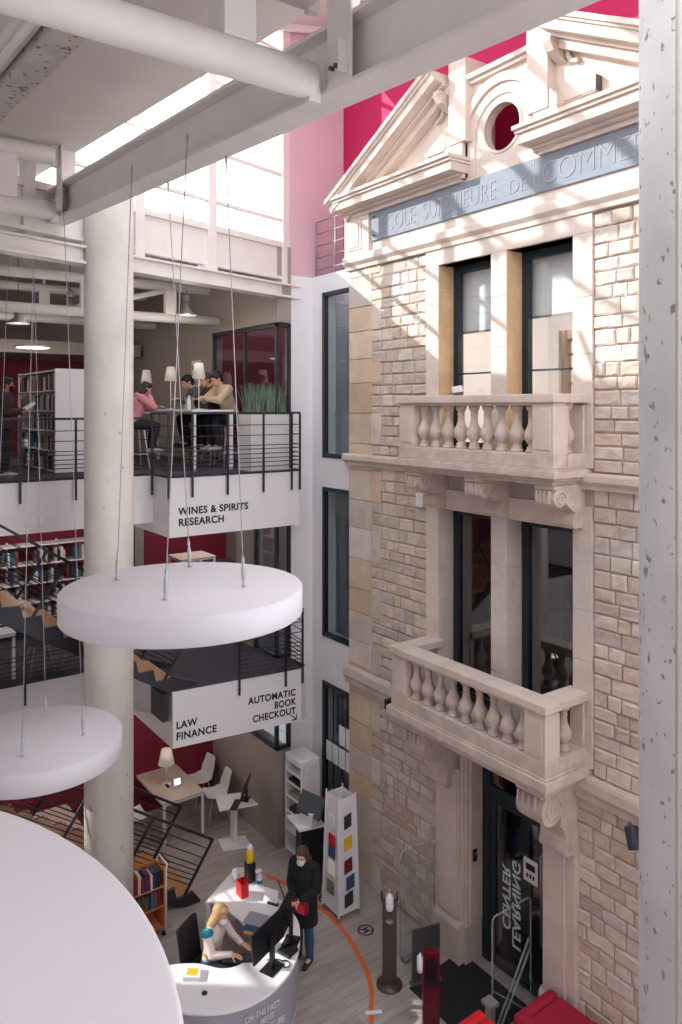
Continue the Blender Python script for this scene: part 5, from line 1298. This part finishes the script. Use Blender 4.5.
for (u,v) in ((-1,-1),(1,-1),(1,1),(-1,1)):
    p = P3(u,v,0); MB().tube([(p[0]-.012,p[1],.035),(p[0]+.012,p[1],.035)],.034,12).build('castor', M['galv'], t); a = P3(u*1.05,v*1.05,.07); b = P3(u*1.05,v*1.05,1.80); MB().beam(a,b,.022,.022).build('corner_post', M['white'], t)
LF = [(0,.0,1.38,'paper','white leaflet high on the front of the brochure rack'),(0,.1,1.10,'redbag','red leaflet on the front of the brochure rack'),(0,.1,.95,'jeans','blue leaflet below the red one on the brochure rack'),(0,.05,.70,'lampshade','pale leaflet on the front of the brochure rack'),(0,.0,.42,'blade','green and white leaflet low on the front of brochure rack'),
      (1,.0,1.40,'anth','dark leaflet high on the side of the brochure rack'),(1,.0,1.08,'yellow','yellow leaflet on the side of the brochure rack'),(1,.0,.75,'redtop','dark red leaflet on the side of the brochure rack'),(1,.2,.5,'jeans','small blue leaflet on the side of the brochure rack'),(1,.0,.26,'anth','dark leaflet lowest on the side of the brochure rack')]
for (sd,o_,z_,m_,l_) in LF:
    if sd == 0: a = P3(o_-.5,-1.06,z_-.09); b = P3(o_+.4,-1.06,z_-.09); c = P3(o_+.4,-1.06,z_+.1); d = P3(o_-.5,-1.06,z_+.1); off = (0,-.012,0)
    else: a = P3(1.06,o_-.45,z_-.09); b = P3(1.06,o_+.4,z_-.06); c = P3(1.06,o_+.4,z_+.13); d = P3(1.06,o_-.45,z_+.1); off = (.012,0,0)
    vs = [a,b,c,d]+[tuple(Vector(p)+Vector(off)) for p in (a,b,c,d)]
    tag(MB().add(vs,[(0,3,2,1),(4,5,6,7),(0,1,5,4),(1,2,6,5),(2,3,7,6),(3,0,4,7)]).build('leaflet', M[m_]), l_, 'leaflet')
# ------------------------------------------------------------------ sanitiser stands, plates, gates, mat, armchairs, floor markings
t = thing('sanitiser_stand','brown metal stand with round foot holding a white sanitiser bottle','sanitiser',(2.36,-1.10,0))
MB().lathe([(0,0),(.17,0),(.17,.015),(.0,.02)],(2.36,-1.10,0),32).build('foot', M['bronze'], t); MB().obox((2.36,-1.10,.56),(.055,.075,0),(-.022,.016,0),(0,0,.55)).build('upright', M['bronze'], t, bevel=.004)
MB().beam((2.30,-1.18,1.1),(2.30,-1.18,1.22),.01,.02).beam((2.42,-1.02,1.1),(2.42,-1.02,1.22),.01,.02).build('side_rod', M['darkpl'], t)
MB().lathe([(0,0),(.045,.01),(.052,.05),(.052,.16),(.035,.2),(.012,.21),(.012,.24),(0,.24)],(2.395,-1.125,1.0),20).build('bottle', M['paper'], t); MB().lathe([(0,.24),(.02,.24),(.015,.28),(0,.28)],(2.395,-1.125,1.0),14).build('pump', M['mustard'], t); MB().ell((2.40,-1.13,.86),(.05,.05,.02)).build('drip_tray', M['galv'], t)
t = thing('steel_panel','grey steel plate standing on the floor left of the doormat','panel',(2.60,-.68,0)); MB().obox((2.60,-.68,.37),(.062,.19,0),(-.012,.004,0),(0,0,.37)).build('plate', M['steel'], t, bevel=.004); MB().obox((2.60,-.68,.01),(.07,.2,0),(-.05,.016,0),(0,0,.01)).build('foot', M['bronze'], t)
t = thing('totem_stand','burgundy totem stand with a white sanitiser bottle at lower centre','stand',(3.2,-1.15,0))
MB().obox((3.2,-1.14,.48),(.055,.085,0),(-.04,.026,0),(0,0,.48)).build('body', M['totem'], t, bevel=.005); MB().obox((3.238,-1.168,.72),(.035,.055,0),(-.012,.008,0),(0,0,.16)).build('display', M['screen'], t)
MB().lathe([(0,0),(.035,0),(.04,.05),(.04,.18),(.015,.21),(0,.24)],(3.13,-1.25,.70),16).build('bottle', M['paper'], t)
tag(MB().prism([(2.46,.08),(4.1,.08),(4.1,-.93),(2.56,-.93)],'z',.0,.012).build('doormat', M['blackmat']), 'large black doormat before the glass entrance door', 'doormat')
def gate(lb, ya, yb, x, z1, braces=True):
    t = thing('security_gate', lb, 'gate', (x,(ya+yb)/2,0))
    r = .07; c = []
    for (cy_,cz_,a0) in ((yb-r,.05+r,-PI/2),(yb-r,z1-r,0),(ya+r,z1-r,PI/2),(ya+r,.05+r,PI)):
        for k in range(6): a = a0+PI/2*k/5; c.append((x,cy_+r*math.cos(a),cz_+r*math.sin(a)))
    MB().tube(c,.011,8,closed=True).build('edge_tube', M['edge'], t)
    MB().box(x-.004,x+.004,ya+.02,yb-.02,.07,z1-.02).build('clear_panel', M['acrylic'], t); MB().box(x-.05,x+.05,ya+.04,yb-.04,0,.05).build('foot', M['galv'], t, bevel=.01)
    if braces:
        MB().beam((x+.01,ya+.03,.12),(x+.01,yb-.05,1.0),.018,.02,up=(1,0,0)).beam((x+.01,ya+.12,.12),(x+.01,yb-.02,.88),.018,.02,up=(1,0,0)).beam((x+.01,ya+.02,.62),(x+.01,yb-.06,.12),.018,.02,up=(1,0,0)).build('brace', M['edge'], t)
    return t
gate('clear acrylic security gate right of the doormat with crossed braces', -.70,-.02,3.79,1.50)
gate('clear acrylic security gate standing left of the entrance pilaster', -.74,-.12,2.16,1.52, False)
def armchair(lb, x, y, rz, m_):
    t = thing('armchair', lb, 'armchair', (x,y,0), rz)
    MB().box(-.33,.33,-.33,.33,.06,.42).build('seat_block', M[m_], t, local=True, bevel=.05,seg=3); MB().box(-.33,.33,-.36,-.2,.08,.75).build('backrest', M[m_], t, local=True, bevel=.05,seg=3)
    for s in (-1,1): MB().box(s*.29-.07,s*.29+.07,-.35,.33,.08,.745).build('armrest', M[m_], t, local=True, bevel=.05,seg=3)
    MB().box(-.23,.23,-.23,.33,.42,.725).build('seat_cushion', M[m_], t, local=True, bevel=.04,seg=3)
    for sx in (-.3,.3):
        for sy in (-.3,.3): MB().lathe([(0,0),(.02,0),(.025,.07),(0,.07)],(sx,sy,0),10).build('leg', M['darkpl'], t, local=True)
armchair('dark crimson padded armchair at the lower edge by the stone wall', 4.60,-.52,0.03,'crimson'); armchair('bright red padded armchair cut off by the bottom edge of frame', 4.33,-1.42,.03,'red')
t = thing('wall_bracket_bag','small silver handle box before the crimson armchair','box',(3.85,-.8,0)); MB().box(3.80,3.90,-.84,-.76,0,.55).build('post', M['galv'], t, bevel=.01); MB().box(3.77,3.93,-.87,-.73,.55,.60).build('top_plate', M['galv'], t, bevel=.01)
# orange floor line
ol = smooth_path([(-.6,-1.2),(.0,-1.0),(.5,-.95),(1.0,-.93),(1.42,-1.0),(1.87,-1.12),(2.25,-1.28),(2.56,-1.52),(2.76,-1.68),(2.95,-1.95),(3.1,-2.4)])
tag(wall_strip(ol, .0012, .004, .06).build('floor_line', M['orange']), 'orange curved tape line on the floor around the desk', 'tape')
tag(MB().obox((2.6,-1.55,.005),(.05,.09,0),(-.025,.014,0),(0,0,.001)).build('floor_tape', M['paper']), 'short white tape mark across the orange floor line', 'tape')
for (x,y,l_) in ((.44,-.78,'round black floor sign with crossed footprints beside the brochure rack'),(1.36,-.72,'round black floor sign with crossed footprints nearer the stone wall')):
    t = thing('floor_sign', l_, 'sign', (x,y,.002)); mb = MB(); vs=[]; 
    for k in range(28):
        a = 2*PI*k/28; vs += [(x+.12*math.cos(a),y+.12*math.sin(a),.004),(x+.095*math.cos(a),y+.095*math.sin(a),.004)]
    mb.add(vs,[(2*k,2*((k+1)%28),2*((k+1)%28)+1,2*k+1) for k in range(28)]); mb.build('ring', M['text'], t)
    MB().obox((x,y,.004),(.07,.07,0),(-.008,.008,0),(0,0,.0006)).build('bar', M['text'], t); MB().ell((x-.03,y+.02,.003),(.016,.05,.0015)).ell((x+.03,y-.02,.003),(.016,.05,.0015)).build('footprint', M['text'], t)
